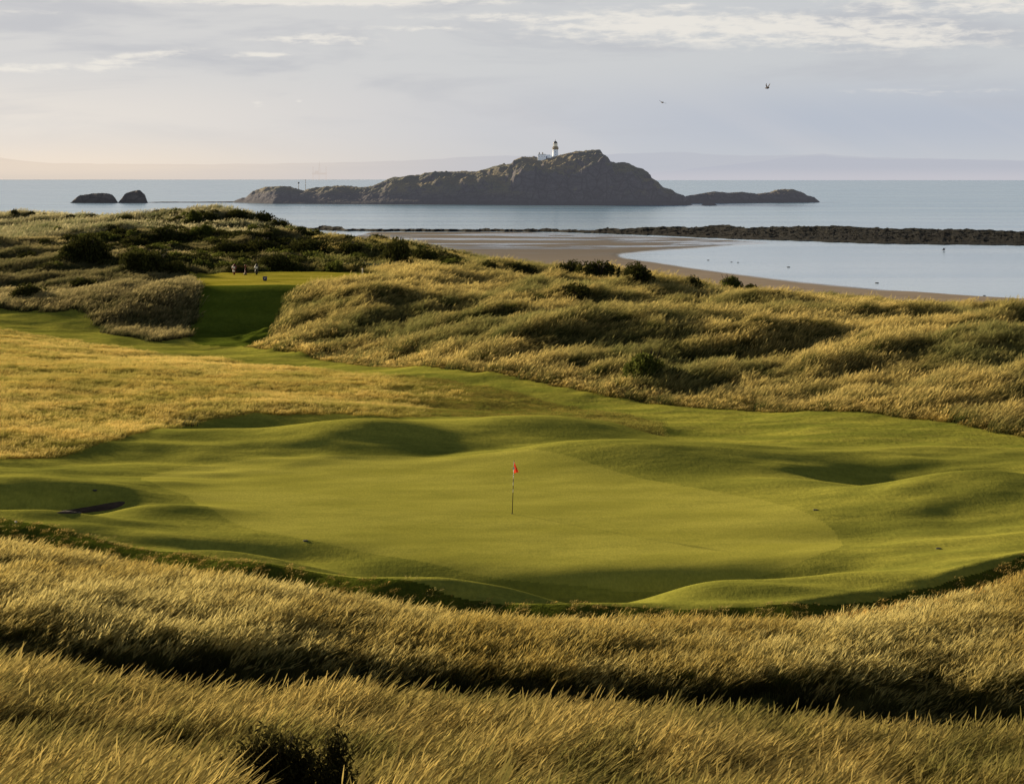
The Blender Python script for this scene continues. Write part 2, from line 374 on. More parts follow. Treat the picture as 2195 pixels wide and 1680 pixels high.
m_green = mown('green_turf', (.60, .56, .095), (.73, .67, .125), (.50, .49, .085), 30, .45, .12)
m_apron = mown('apron_turf', (.40, .40, .07), (.62, .58, .10), (.28, .29, .055), 16, .4, .3)
m_fair = mown('fairway_turf', (.35, .37, .06), (.66, .61, .10), (.40, .33, .09), 10, .35, .6)
m_tee = mown('tee_turf', (.44, .40, .04), (.76, .64, .10), (.55, .47, .06), 10, .35, .3)
m_semi = mown('semi_rough', (.44, .35, .07), (.58, .43, .09), (.26, .24, .05), 6, .3, 1.0)
m_bank = mown('bank_turf_shaded', (.16, .21, .025), (.22, .27, .035), (.12, .16, .025), 9, .1, .5)  # darker version of the tee turf, the bank's shade painted into its colour
m_collar = mown('collar_turf', (.12, .15, .02), (.17, .19, .025), (.09, .11, .02), 9, .1, 1.0)
m_rough = mown('dune_soil', (.10, .10, .03), (.14, .12, .04), (.07, .08, .025), 5, .1, 1.0)
def sandmat():
    m, nt, out = newmat('beach_sand'); h = N(nt); b = h.n('ShaderNodeBsdfPrincipled'); p = h.pos()
    z = h.n('ShaderNodeSeparateXYZ'); h.link(p, z.inputs[0])
    n1 = h.noise(h.scale(p, (.012, .03, 1)), 1, 5, .6, .6); n2 = h.noise(h.scale(p, (.15, .35, 1)), 1, 4)
    # wet streaks stretched along the shore beyond 560 m, plus a wet rim just above the water
    wet = h.math('MULTIPLY', h.ss(n1, .47, .56), h.ss(z.outputs[1], 560, 700))
    rim = h.math('SUBTRACT', 1.0, h.ss(z.outputs[2], .08, .26)); wet = h.math('MAXIMUM', wet, rim)
    c = h.mix(h.ss(n2, .3, .7), (.36, .28, .215), (.44, .35, .27)); c = h.mix(h.ss(z.outputs[1], 450, 650), c, (.24, .20, .17))
    c = h.mix(wet, c, (.17, .15, .14))
    fo = h.math('MULTIPLY', h.math('MULTIPLY', h.ss(z.outputs[2], .0, .02), h.ss(z.outputs[2], .26, .12)), h.ss(h.noise(h.scale(p, (.02, .1, 1)), 1, 4, .7), .36, .50)); c = h.mix(h.math('MULTIPLY', fo, .8), c, (.75, .77, .8))
    h.inp(b, 'Base Color', c); h.inp(b, 'Roughness', h.mapr(wet, 0, 1, .95, .16)); h.inp(b, 'Specular IOR Level', h.mapr(wet, 0, 1, .08, .7))
    h.link(h.bump(n2, .15, .05), b.inputs['Normal']); h.link(b.outputs[0], out.inputs[0]); return m
m_sand = sandmat()
m_bunk = simple('bunker_sand', (.10, .062, .045), .95, .4, 2.0)

dGy = np.gradient(GZ, axis=0)/np.gradient(GY, axis=0)
dGx = np.gradient(GZ, axis=1)/np.gradient(GX, axis=1)
dGy = dGy-dGx*(np.gradient(GX, axis=0)/np.gradient(GY, axis=0))
NR = np.stack([-dGx, -dGy, np.ones_like(GZ)], -1); NR /= np.linalg.norm(NR, axis=-1, keepdims=True)
VV = np.stack([GX, GY, GZ], -1).reshape(-1, 3); NN = NR.reshape(-1, 3)
R_, C_ = GX.shape; I = np.arange(R_*C_).reshape(R_, C_)
Q = np.stack([I[:-1, :-1], I[:-1, 1:], I[1:, 1:], I[1:, :-1]], -1).reshape(-1, 4)
ZQ = zone[:-1, :-1].reshape(-1)
keep = ~((VV[Q[:, 0], 1] > 700) & (VV[Q].max(1)[:, 2] < -.35)); 
def submesh(name, ids, mat):
    sel = np.isin(ZQ, ids) & keep; q = Q[sel]; used, inv = np.unique(q, return_inverse=True)
    me = npmesh(name, VV[used], inv.reshape(-1, 4), [mat], normals=NN[used]); return mobj(name, me)
for nm, ids, mt, lab, cat in [
    ('putting_green', [5], m_green, 'smooth pale putting green around the red flag', 'putting green'),
    ('green_surround', [1], m_apron, 'humped mown grass surround of the putting green', 'mown grass'),
    ('fairway', [2], m_fair, 'bright mown fairway strip along the foot of the dunes', 'fairway'),
    ('tee_ground', [4], m_tee, 'raised flat tee with a steep shaded mown bank', 'tee'),
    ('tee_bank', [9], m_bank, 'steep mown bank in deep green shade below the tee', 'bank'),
    ('rough_field', [3], m_semi, 'ground under the golden rough left of the fairway', 'ground'),
    ('green_collar', [8], m_collar, 'dark green longer turf edging the near side of the green surround', 'turf'),
    ('dune_ground', [0], m_rough, 'dune ground under the long grass', 'ground'),
    ('beach', [7], m_sand, 'tan sandy beach curving round the bay', 'beach')]:
    o = submesh(nm, ids, mt); tag(o, lab, cat, kind='structure')

ctr = (np.mean([p[0] for p in BUNK]), np.mean([p[1] for p in BUNK])); bv, bf = [], []; nb_ = len(BUNK)
for r_ in range(11):
    for p in BUNK:
        q = r_/10; w_ = ray(ctr[0]+(p[0]-ctr[0])*q, ctr[1]+(p[1]-ctr[1])*q, 60, 100); bv.append((w_[0], w_[1], w_[2]+(.035 if r_ < 10 else -.01)))
for r_ in range(10):
    for k in range(nb_): bf.append((r_*nb_+k, r_*nb_+(k+1) % nb_, (r_+1)*nb_+(k+1) % nb_, (r_+1)*nb_+k))
o = mobj('bunker', npmesh('bunker', bv, bf, [m_bunk])); tag(o, 'dark sand face of the hollow bunker at the left end of the green', 'bunker', kind='structure')
# ------------------------------------------------------------------ sea
def seamat():
    m, nt, out = newmat('sea_water'); h = N(nt); b = h.n('ShaderNodeBsdfPrincipled'); p = h.pos()
    sx = h.n('ShaderNodeSeparateXYZ'); h.link(p, sx.inputs[0])
    n1 = h.noise(h.scale(p, (.05, .14, 1)), 1, 5, .6); n2 = h.noise(h.scale(p, (.004, .018, 1)), 1, 4, .6, .3); n3 = h.noise(h.scale(p, (.5, 1.2, 1)), 1, 3, .6)
    c = h.mix(h.ss(n2, .35, .65), (.20, .40, .62), (.44, .62, .80))
    h.inp(b, 'Base Color', c); h.inp(b, 'IOR', 1.33)
    h.inp(b, 'Roughness', h.mapr(sx.outputs[1], 400, 1400, .10, .18))
    hh = h.math('ADD', h.math('MULTIPLY', n1, 1.0), h.math('MULTIPLY', n3, .25))
    hh = h.math('ADD', hh, h.math('MULTIPLY', n2, 3.0))
    h.link(h.bump(hh, h.mapr(sx.outputs[1], 400, 1000, .12, .2), .5), b.inputs['Normal'])
    h.link(b.outputs[0], out.inputs[0]); return m
rr = [300, 500, 800, 1200, 1800, 3000, 6000, 12000, 25000, 60000]
v = []; f = []
for y in rr:
    for k in range(9): v.append(((k-4)/4*(y*1.2+400), y, 0))
for i in range(len(rr)-1):
    for k in range(8): f.append((i*9+k, i*9+k+1, i*9+10+k, i*9+9+k))
sea = mobj('sea', npmesh('sea', v, f, [seamat()])); tag(sea, 'calm grey blue sea reaching the horizon', 'sea', kind='structure')

# ------------------------------------------------------------------ rock materials
def rockmat(name, rock1, rock2, turf, haze, hz, ts=(.78, .9), zturf=(6, 14)):
    m, nt, out = newmat(name); h = N(nt); b = h.n('ShaderNodeBsdfPrincipled'); g = h.n('ShaderNodeNewGeometry'); p = g.outputs['Position']
    sx = h.n('ShaderNodeSeparateXYZ'); h.link(p, sx.inputs[0]); sn = h.n('ShaderNodeSeparateXYZ'); h.link(g.outputs['Normal'], sn.inputs[0])
    n1 = h.noise(h.scale(p, (.12, .12, .3)), 1, 6, .65); n2 = h.noise(h.scale(p, (.03, .03, .06)), 1, 5, .6); n3 = h.noise(p, .7, 3)
    c = h.mix(h.ss(n1, .35, .65), rock1, rock2)
    c = h.mix(h.math('MULTIPLY', h.ss(n3, .55, .75), .35), c, tuple(min(1, x*1.9) for x in rock2))
    f = h.math('MULTIPLY', h.ss(h.math('ADD', sn.outputs[2], h.math('MULTIPLY', h.math('SUBTRACT', n2, .5), .7)), ts[0], ts[1]), h.ss(sx.outputs[2], zturf[0], zturf[1]))
    tf = h.mix(h.ss(n2, .4, .62), turf, tuple(x*k for x, k in zip(turf, (1.7, 1.35, 1.1))))
    c = h.mix(f, c, tf)
    vo = h.n('ShaderNodeTexVoronoi', feature='DISTANCE_TO_EDGE'); h.link(h.scale(p, (.10, .10, .06)), vo.inputs['Vector']); vo.inputs['Scale'].default_value = 1.0
    crk = h.ss(vo.outputs['Distance'], .12, .0); c = h.mix(h.math('MULTIPLY', h.math('MULTIPLY', crk, .6), h.math('SUBTRACT', 1.0, f)), c, tuple(x*.35 for x in rock1))
    gu = h.math('MULTIPLY', h.ss(h.noise(h.scale(p, (.25, .25, .12)), 1, 4, .7), .62, .70), h.ss(n2, .5, .6)); c = h.mix(h.math('MULTIPLY', gu, .35), c, (.42, .42, .43))
    c = h.mix(h.math('MULTIPLY', h.ss(sx.outputs[2], 4.5, 2.0), .6), c, tuple(x*.5 for x in rock1))
    h.inp(b, 'Base Color', c); h.inp(b, 'Roughness', .95); h.inp(b, 'Specular IOR Level', .15)
    h.link(h.bump(h.math('ADD', n1, h.math('MULTIPLY', n3, .3)), .8, 1.6), b.inputs['Normal'])
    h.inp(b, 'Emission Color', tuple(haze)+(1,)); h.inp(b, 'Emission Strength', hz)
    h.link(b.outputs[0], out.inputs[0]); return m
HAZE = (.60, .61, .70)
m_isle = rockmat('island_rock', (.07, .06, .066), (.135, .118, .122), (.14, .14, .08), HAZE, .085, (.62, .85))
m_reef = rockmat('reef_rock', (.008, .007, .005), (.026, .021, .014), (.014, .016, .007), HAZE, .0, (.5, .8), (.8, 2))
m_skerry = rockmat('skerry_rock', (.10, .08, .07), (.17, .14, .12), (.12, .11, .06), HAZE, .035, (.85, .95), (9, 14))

def ridge_land(name, mat, prof, front, depth, amp=.14, seed=0, nx=500, nt_=90, noise_s=9, steep=2.2, cliff=None):
    """a rocky landmass: prof = skyline (px, py), front = waterline distance by px"""
    x0, x1 = prof[0][0], prof[-1][0]; px = np.linspace(x0, x1, nx)
    fr = lerp(px, front); dp = lerp(px, depth); Dr = fr+dp
    top = CAMZ-(lerp(px, prof)-HY)*Dr/F
    t = np.linspace(0, 2, nt_)[None, :]
    Y = fr[:, None]+dp[:, None]*t
    X = ((px-HX)/F)[:, None]*Dr[:, None]+0*Y
    prf = np.where(t < 1, 1-(1-np.clip(t, 0, 1))**steep, 1-(t-1)**2*1.06)
    if cliff is not None:
        cw = lerp(px, cliff)[:, None]; step = .10*smooth(0, .06, t)+.62*smooth(.18, .42, t+fbm(X/22, Y*0, 3, seed+9)*.14)+.28*smooth(.5, 1, t)
        prf = np.where(t < 1, prf*(1-cw)+step*cw, prf)
    nz = fbm(X/noise_s, Y/noise_s*.8, 5, seed)
    rg = fbm(X/(noise_s*1.8), Y/(noise_s*1.8), 4, seed+5, ridged=True)
    w = np.clip(t*3, 0, 1)*np.clip((2-t)*2, 0, 1)
    keepr = 1-.95*np.exp(-((t-1)/.28)**2)
    Z = top[:, None]*prf*(1+amp*(rg-.3)*w*keepr)+nz*w*keepr*np.minimum(top[:, None]*.12+.4, 3)
    Z = Z+fbm(X/3, Y/3, 3, seed+2)*np.minimum(top[:, None]*.06+.15, .9)*np.clip(t*6, 0, 1)
    Z = np.where(t > 1.9, -2, Z)-.35*(t < .02)
    V = np.stack([X, Y, Z], -1).reshape(-1, 3); I = np.arange(nx*nt_).reshape(nx, nt_)
    q = np.stack([I[:-1, :-1], I[1:, :-1], I[1:, 1:], I[:-1, 1:]], -1).reshape(-1, 4)
    return mobj(name, npmesh(name, V, q, [mat])), (px, Dr, top, X, Y, Z)
ISL = [(498,434),(510,428),(520,424),(528,424),(545,410),(570,402),(600,400),(630,404),(652,410),(665,405),(700,401),(740,399),(770,403),(795,402),(815,393),(835,383),(870,379),(900,376),(910,371),(960,369),(1020,369),(1045,362),(1060,357),(1080,355),(1097,352),(1101,345),(1120,337),(1145,339),(1160,342),(1190,336),(1210,331),(1240,326),(1286,322),(1292,331),(1301,336),(1306,346),(1322,351),(1335,349),(1348,351),(1362,359),(1380,364),(1389,370),(1393,380),(1410,391),(1420,402),(1440,407),(1448,414),(1465,419),(1478,433),(1484,440)]
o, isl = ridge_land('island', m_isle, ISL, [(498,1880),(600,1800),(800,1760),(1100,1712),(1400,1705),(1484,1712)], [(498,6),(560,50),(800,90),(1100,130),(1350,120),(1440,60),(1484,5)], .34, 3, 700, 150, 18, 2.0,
                    [(498,.2),(900,.3),(1090,.45),(1130,1),(1380,1),(1450,.7)])
tag(o, 'rocky island with grassy top and dark cliffs carrying the lighthouse', 'island', kind='structure')
o, _ = ridge_land('rock_skerry', m_isle, [(1462,432),(1470,421),(1500,416),(1530,411),(1560,414),(1590,412),(1620,416),(1650,413),(1665,408),(1680,406),(1700,407),(1718,412),(1730,419),(1745,423),(1756,432)], [(1462,1820),(1756,1900)], [(1462,8),(1500,25),(1680,40),(1756,4)], .2, 8, 260, 60, 7)
tag(o, 'long low dark rocks trailing off the right end of the island', 'rocks')
o, _ = ridge_land('sea_rock', m_skerry, [(152,435),(160,427),(172,419),(195,416),(220,414),(240,417),(247,425),(252,435)], [(152,1850),(252,1850)], [(152,5),(200,18),(252,5)], .2, 14, 160, 50, 6)
tag(o, 'broad flat topped sea rock, left of two standing in the sea', 'sea rock', 'sea rocks left of the island')
o, _ = ridge_land('sea_rock', m_skerry, [(253,435),(262,424),(272,414),(290,409),(300,408),(310,418),(316,434)], [(253,1850),(316,1850)], [(253,5),(290,18),(316,5)], .2, 19, 140, 50, 5)
tag(o, 'pointed sea rock, right of two standing in the sea', 'sea rock', 'sea rocks left of the island')
o, _ = ridge_land('rock_shelf', m_skerry, [(312,434.2),(350,432.6),(400,433),(450,432.6),(505,432)], [(312,1880),(505,1880)], [(312,6),(505,8)], .1, 24, 200, 20, 4)
tag(o, 'thin dark shelf of rock awash between the sea rocks and the island', 'rock shelf')
o, _ = ridge_land('sea_rock', m_isle, [(1503,441),(1508,435),(1520,431),(1530,435),(1538,441)], [(1503,1690),(1538,1690)], [(1503,3),(1520,8),(1538,3)], .1, 29, 60, 24, 3)
tag(o, 'tiny rock alone in the water below the right tip of the island', 'sea rock')
# reef between the bays
RT = [(640,489),(655,486),(690,483),(730,484),(748,489),(780,491),(900,491),(1000,490),(1040,487),(1060,489),(1120,489),(1180,487),(1205,489),(1280,490),(1300,487),(1330,489),(1420,487),(1470,488),(1530,484),(1560,484),(1600,489),(1660,486),(1720,487),(1760,485),(1800,486),(1900,490),(1990,493),(2060,492),(2195,497),(2600,505)]
RB = [(640,492),(748,495),(900,496),(1200,497),(1300,501),(1400,504),(1560,512),(1700,516),(1860,522),(2000,524),(2195,526),(2600,530)]
pxs = np.linspace(640, 2700, 1500); bot = lerp(pxs, RB)+fbm(pxs/40, pxs*0, 4, 61)*1.6; tp = lerp(pxs, RT)+fbm(pxs/22, pxs*0, 5, 62)*2.2
Dn = (CAMZ-.1)*F/(bot-HY); Df = (CAMZ-1.6)*F/(tp-HY); Df = np.maximum(Df, Dn+6)
tt = np.linspace(0, 1.15, 60)[None, :]; Y = Dn[:, None]+(Df-Dn)[:, None]*tt; X = ((pxs-HX)/F)[:, None]*Y
w = np.minimum(1, (Df-Dn)/60)[:, None]
Z = .25+(1.25*smooth(0, 1, tt)+fbm(X/9, Y/14, 5, 63)*1.0*np.clip(tt*4, 0, 1)+.5*fbm(X/3, Y/4, 3, 64)*np.clip(tt*6, 0, 1))*(.45+.55*w)
Z = np.where(tt <= 0.001, -.6, Z); Z = np.where(tt > 1.08, -1, Z)
V = np.stack([X, Y, Z], -1).reshape(-1, 3); I = np.arange(1500*60).reshape(1500, 60)
q = np.stack([I[:-1, :-1], I[1:, :-1], I[1:, 1:], I[:-1, 1:]], -1).reshape(-1, 4)
o = mobj('rock_reef', npmesh('rock_reef', V, q, [m_reef])); tag(o, 'long low reef of black weedy rock between beach and sea', 'reef', kind='structure')

# far coast ------------------------------------------------------------
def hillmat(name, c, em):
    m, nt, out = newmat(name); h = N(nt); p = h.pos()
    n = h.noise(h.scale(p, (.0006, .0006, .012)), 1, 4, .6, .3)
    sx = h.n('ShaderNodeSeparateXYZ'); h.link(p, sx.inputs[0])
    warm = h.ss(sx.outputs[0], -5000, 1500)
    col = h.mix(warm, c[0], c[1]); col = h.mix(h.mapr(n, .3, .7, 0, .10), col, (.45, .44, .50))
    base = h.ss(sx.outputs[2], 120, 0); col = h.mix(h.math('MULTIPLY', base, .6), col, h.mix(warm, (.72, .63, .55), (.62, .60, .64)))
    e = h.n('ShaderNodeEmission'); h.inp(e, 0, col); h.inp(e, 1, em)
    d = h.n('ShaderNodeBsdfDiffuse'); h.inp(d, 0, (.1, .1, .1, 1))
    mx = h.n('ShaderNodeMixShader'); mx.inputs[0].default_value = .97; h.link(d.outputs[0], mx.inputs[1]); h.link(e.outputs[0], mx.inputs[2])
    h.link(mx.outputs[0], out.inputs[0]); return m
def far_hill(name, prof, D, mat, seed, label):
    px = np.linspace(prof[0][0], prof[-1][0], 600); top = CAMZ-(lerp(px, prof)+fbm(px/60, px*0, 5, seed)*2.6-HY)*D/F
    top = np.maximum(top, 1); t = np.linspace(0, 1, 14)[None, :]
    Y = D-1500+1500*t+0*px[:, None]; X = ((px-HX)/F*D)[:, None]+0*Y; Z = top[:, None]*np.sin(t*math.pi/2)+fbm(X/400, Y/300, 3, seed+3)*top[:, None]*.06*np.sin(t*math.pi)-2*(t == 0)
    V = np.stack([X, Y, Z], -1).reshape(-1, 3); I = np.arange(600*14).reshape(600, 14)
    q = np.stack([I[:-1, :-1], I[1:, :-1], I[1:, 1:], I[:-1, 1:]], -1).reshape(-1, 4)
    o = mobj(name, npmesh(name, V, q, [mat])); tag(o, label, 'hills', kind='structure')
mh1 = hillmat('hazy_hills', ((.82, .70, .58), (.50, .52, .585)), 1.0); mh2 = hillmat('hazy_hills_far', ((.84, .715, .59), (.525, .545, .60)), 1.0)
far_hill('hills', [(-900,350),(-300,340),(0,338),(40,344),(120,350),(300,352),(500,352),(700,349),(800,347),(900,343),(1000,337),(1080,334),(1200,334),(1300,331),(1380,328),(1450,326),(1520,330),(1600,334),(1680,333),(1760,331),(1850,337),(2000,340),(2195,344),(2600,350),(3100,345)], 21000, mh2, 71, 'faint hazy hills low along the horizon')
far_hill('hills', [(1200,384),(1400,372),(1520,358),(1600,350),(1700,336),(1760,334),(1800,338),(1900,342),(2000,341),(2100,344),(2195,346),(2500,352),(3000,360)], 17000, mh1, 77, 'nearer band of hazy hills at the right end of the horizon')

# ------------------------------------------------------------------ grass tufts
def blade_strip(base, dirx, diry, h, w, bend, seg, az, t_off=0, head=None, hs=.72):
    """returns verts, faces, t  for one curved blade; bend = sideways drift at tip"""
    v = []; t = []
    sx, sy = math.cos(az), math.sin(az)
    for i in range(seg+1):
        s = i/seg; cx = base[0]+dirx*bend*s**1.8; cy = base[1]+diry*bend*s**1.8; cz = h*(s-.16*bend/h*s*s)
        ww = w*(1-.85*s)
        if head and s > hs: ww = head*(math.sin(min(1, (s-hs)/(.99-hs))*math.pi*.95)+.12)
        v += [(cx-sx*ww/2, cy-sy*ww/2, cz), (cx+sx*ww/2, cy+sy*ww/2, cz)]; t += [s, s]
    f = [(2*i, 2*i+1, 2*i+3, 2*i+2) for i in range(seg)]
    return v, f, t
def tuft(name, mat, n, h, spread, w, bend, heads=0, headw=.02, seed=0, seg=4, fan=.35, leaft=.85, hs=.72):
    R = random.Random(seed); V = []; Fc = []; T = []; RR = []
    for i in range(n):
        a = R.uniform(0, 6.283); rad = spread*math.sqrt(R.random()); b = (rad*math.cos(a), rad*math.sin(a))
        hh = h*R.uniform(.55, 1.05); da = R.gauss(0, fan)
        bx, by = math.cos(da), math.sin(da); hd = headw*R.uniform(.7, 1.2) if i < heads else None
        if hd: hh = h*R.uniform(.9, 1.3)
        v, f, t = blade_strip(b, bx, by, hh, w*R.uniform(.6, 1.2) if not hd else w*.6, hh*bend*R.uniform(.5, 1.4), seg+(3 if hd else 0), R.uniform(-.9, .9), head=hd, hs=hs)
        k = len(V); V += v; Fc += [tuple(q+k for q in x) for x in f]; T += t if hd or not heads else [q*leaft for q in t]; RR += [R.random()]*len(v)
    me = npmesh(name, V, Fc, [mat]); attr(me, 't', T); attr(me, 'r', RR); return me
def gn_group(coll):
    ng = bpy.data.node_groups.new('scatter', 'GeometryNodeTree')
    ng.interface.new_socket('Geometry', in_out='INPUT', socket_type='NodeSocketGeometry'); ng.interface.new_socket('Geometry', in_out='OUTPUT', socket_type='NodeSocketGeometry')
    nd = ng.nodes; gi = nd.new('NodeGroupInput'); go = nd.new('NodeGroupOutput')
    ci = nd.new('GeometryNodeCollectionInfo'); ci.inputs['Collection'].default_value = coll
    ci.inputs['Separate Children'].default_value = True; ci.inputs['Reset Children'].default_value = True
    ip = nd.new('GeometryNodeInstanceOnPoints'); ip.inputs['Pick Instance'].default_value = True
    def na(n, t):
        a = nd.new('GeometryNodeInputNamedAttribute'); a.data_type = t; a.inputs['Name'].default_value = n; return a.outputs['Attribute']
    L = ng.links.new
    L(gi.outputs[0], ip.inputs['Points']); L(ci.outputs[0], ip.inputs['Instance'])
    L(na('pick', 'INT'), ip.inputs['Instance Index'])
    L(na('rot', 'FLOAT_VECTOR'), ip.inputs['Rotation'])
    L(na('scl', 'FLOAT_VECTOR'), ip.inputs['Scale']); L(ip.outputs[0], go.inputs[0])
    return ng
def scatter(name, meshes, P, rot, scl, label, cat):
    coll = bpy.data.collections.new(name+'_kinds')
    for i, me in enumerate(meshes):
        o = bpy.data.objects.new('tuft_kind', me); coll.objects.link(o)
    me = bpy.data.meshes.new(name); me.vertices.add(len(P)); me.vertices.foreach_set('co', np.asarray(P, np.float32).ravel())
    attr(me, 'pick', RNG.integers(0, len(meshes), len(P)), 'INT'); attr(me, 'rot', rot, 'FLOAT_VECTOR'); attr(me, 'scl', scl, 'FLOAT_VECTOR')
    o = mobj(name, me); md = o.modifiers.new('scatter', 'NODES'); md.node_group = gn_group(coll)
    tag(o, label, cat, kind='stuff'); print(name, len(P)); return o
ZLOOK = zone
def zone_at(X, Y):
    r = np.clip(np.searchsorted(YS, Y)-1, 0, len(YS)-1); u = ((X/(YS[r]*.40+14)+1)/2*(NU-1)).astype(int); return zone[r, np.clip(u, 0, NU-1)]
def spots(n, y0, y1, ulim=.31, extra=2.0, power=1.0, zones=(0,)):
    """random ground points, density per m2 falling with distance when power > 1"""
    out = []
    Y = (RNG.random(n)*(y1**power-y0**power)+y0**power)**(1/power)
    X = (RNG.random(n)*2-1)*(ulim*Y+extra)
    z = zone_at(X, Y); k = np.isin(z, zones); return X[k], Y[k]
def place(X, Y, sink=.04, rj=.5, smin=.75, smax=1.2, hf=None, tilt=.12):
    n = len(X); Z = sample(X, Y)-sink
    s = RNG.uniform(smin, smax, n); sz = s*(hf if hf is not None else 1)
    rot = np.c_[RNG.normal(0, tilt, n), RNG.normal(0, tilt, n), RNG.normal(0, rj, n)]
    return np.c_[X, Y, Z], rot, np.c_[s, s, sz]

gm_fore = grassmat('wheat_grass', (.010, .011, .004), (.042, .043, .011), (.70, .53, .17), (.32, .29, .08), .35, .5, rm=.92)  # dark root and mid tones paint in the shade between stems
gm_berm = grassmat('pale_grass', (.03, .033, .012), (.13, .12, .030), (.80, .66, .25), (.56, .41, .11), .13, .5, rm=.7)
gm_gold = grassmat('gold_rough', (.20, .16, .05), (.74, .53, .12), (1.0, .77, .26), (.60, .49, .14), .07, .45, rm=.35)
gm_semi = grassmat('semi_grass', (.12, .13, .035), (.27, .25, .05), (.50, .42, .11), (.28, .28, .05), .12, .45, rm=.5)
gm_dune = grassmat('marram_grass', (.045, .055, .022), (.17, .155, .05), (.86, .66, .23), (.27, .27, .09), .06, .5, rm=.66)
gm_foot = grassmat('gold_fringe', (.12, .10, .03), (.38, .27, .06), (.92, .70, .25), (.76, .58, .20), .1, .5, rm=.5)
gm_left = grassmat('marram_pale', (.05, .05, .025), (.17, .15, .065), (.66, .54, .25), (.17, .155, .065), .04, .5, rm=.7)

# foreground wheat
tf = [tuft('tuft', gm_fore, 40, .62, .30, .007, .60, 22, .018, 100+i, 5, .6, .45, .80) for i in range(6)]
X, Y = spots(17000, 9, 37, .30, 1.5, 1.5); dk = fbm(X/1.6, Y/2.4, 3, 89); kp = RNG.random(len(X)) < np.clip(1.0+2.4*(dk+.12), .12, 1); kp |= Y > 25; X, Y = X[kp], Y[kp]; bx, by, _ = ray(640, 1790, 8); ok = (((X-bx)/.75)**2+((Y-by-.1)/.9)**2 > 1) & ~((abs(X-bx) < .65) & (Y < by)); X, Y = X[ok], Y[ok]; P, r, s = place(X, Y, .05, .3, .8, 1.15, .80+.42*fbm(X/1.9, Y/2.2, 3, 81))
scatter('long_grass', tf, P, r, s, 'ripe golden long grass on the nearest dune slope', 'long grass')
tb = [tuft('tuft', gm_berm, 34, .62, .30, .012, .58, 14, .026, 120+i, 5, .5, .65, .78) for i in range(6)]
X, Y = spots(34000, 37, 76, .31, 2, 1.3, (0, 8)); kk = (zone_at(X, Y) == 0) | (RNG.random(len(X)) < .45); X, Y = X[kk], Y[kk]; P, r, s = place(X, Y, .05, .35, .75, 1.15)
fr = lerp(px_of(X, Y), [(-600,76),(0,74.5),(450,69),(800,65.2),(1100,63.3),(1700,63.3),(2000,66),(2195,69),(2700,74)])
edge = fr-Y; s[:, 2] *= .28+.75*smooth(.4, 5.5, edge)*(.85+.5*fbm(X/3, Y/2, 3, 83))+0*edge
s[:, 0] *= .6+.4*smooth(.3, 4, edge); s[:, 1] = s[:, 0]
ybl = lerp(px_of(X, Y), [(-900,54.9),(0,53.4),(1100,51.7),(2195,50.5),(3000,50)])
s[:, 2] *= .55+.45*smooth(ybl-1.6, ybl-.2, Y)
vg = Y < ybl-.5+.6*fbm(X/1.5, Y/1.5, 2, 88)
gm_val = grassmat('shaded_grass', (.010, .011, .005), (.035, .034, .014), (.11, .095, .04), (.07, .065, .03), .2, .35)  # darker than the other rough grass: the hollow's shade is painted into its colour
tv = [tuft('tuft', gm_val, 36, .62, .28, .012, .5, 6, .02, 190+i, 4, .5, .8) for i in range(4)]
scatter('hollow_grass', tv, P[vg], r[vg], s[vg]*np.array([1, 1, 1.3]), 'grass with shade painted into its colour, in the hollow beyond the nearest dune crest', 'rough grass')
X, Y, P, r, s, edge = X[~vg], Y[~vg], P[~vg], r[~vg], s[~vg], edge[~vg]
ged = RNG.random(len(X)) < (1-smooth(2.5, 7.5, edge+3*fbm(X/4, Y/3, 2, 87)))*.85
gm_edge = grassmat('amber_grass', (.06, .05, .015), (.26, .18, .045), (.78, .52, .16), (.60, .46, .16), .2, .5)
te = [tuft('tuft', gm_edge, 28, .5, .26, .016, .42, 12, .034, 130+i, 4, .6, .7) for i in range(5)]
scatter('amber_grass', te, P[ged], r[ged], s[ged], 'amber edge of the rough grass against the dark green turf collar', 'rough grass')
P, r, s = P[~ged], r[~ged], s[~ged]
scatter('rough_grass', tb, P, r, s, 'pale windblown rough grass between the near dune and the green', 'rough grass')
# golden rough left
tg = [tuft('tuft', gm_gold, 44, .20, .38, .015, .55, 14, .019, 140+i, 3, .5) for i in range(5)]
ts = [tuft('tuft', gm_semi, 34, .10, .38, .016, .4, 6, .02, 150+i, 3, .6) for i in range(5)]
X, Y = spots(90000, 88, 185, .31, 2, 1.2, (3,)); px = px_of(X, Y); py = HY+13.3*F/Y
gold = (1-smooth(650, 1050, px+fbm(X/6, Y/6, 3, 91)*260))*(.35+.65*smooth(-.25, .15, fbm(X/9, Y/6, 3, 92)))
isg = RNG.random(len(X)) < gold
P, r, s = place(X[isg], Y[isg], .02, .5, .8, 1.2); scatter('golden_rough', tg, P, r, s, 'short golden rough left of the fairway', 'rough grass')
P, r, s = place(X[~isg], Y[~isg], .02, .8, .7, 1.1); scatter('semi_rough', ts, P, r, s, 'thin seeding semi rough behind the green', 'semi rough')
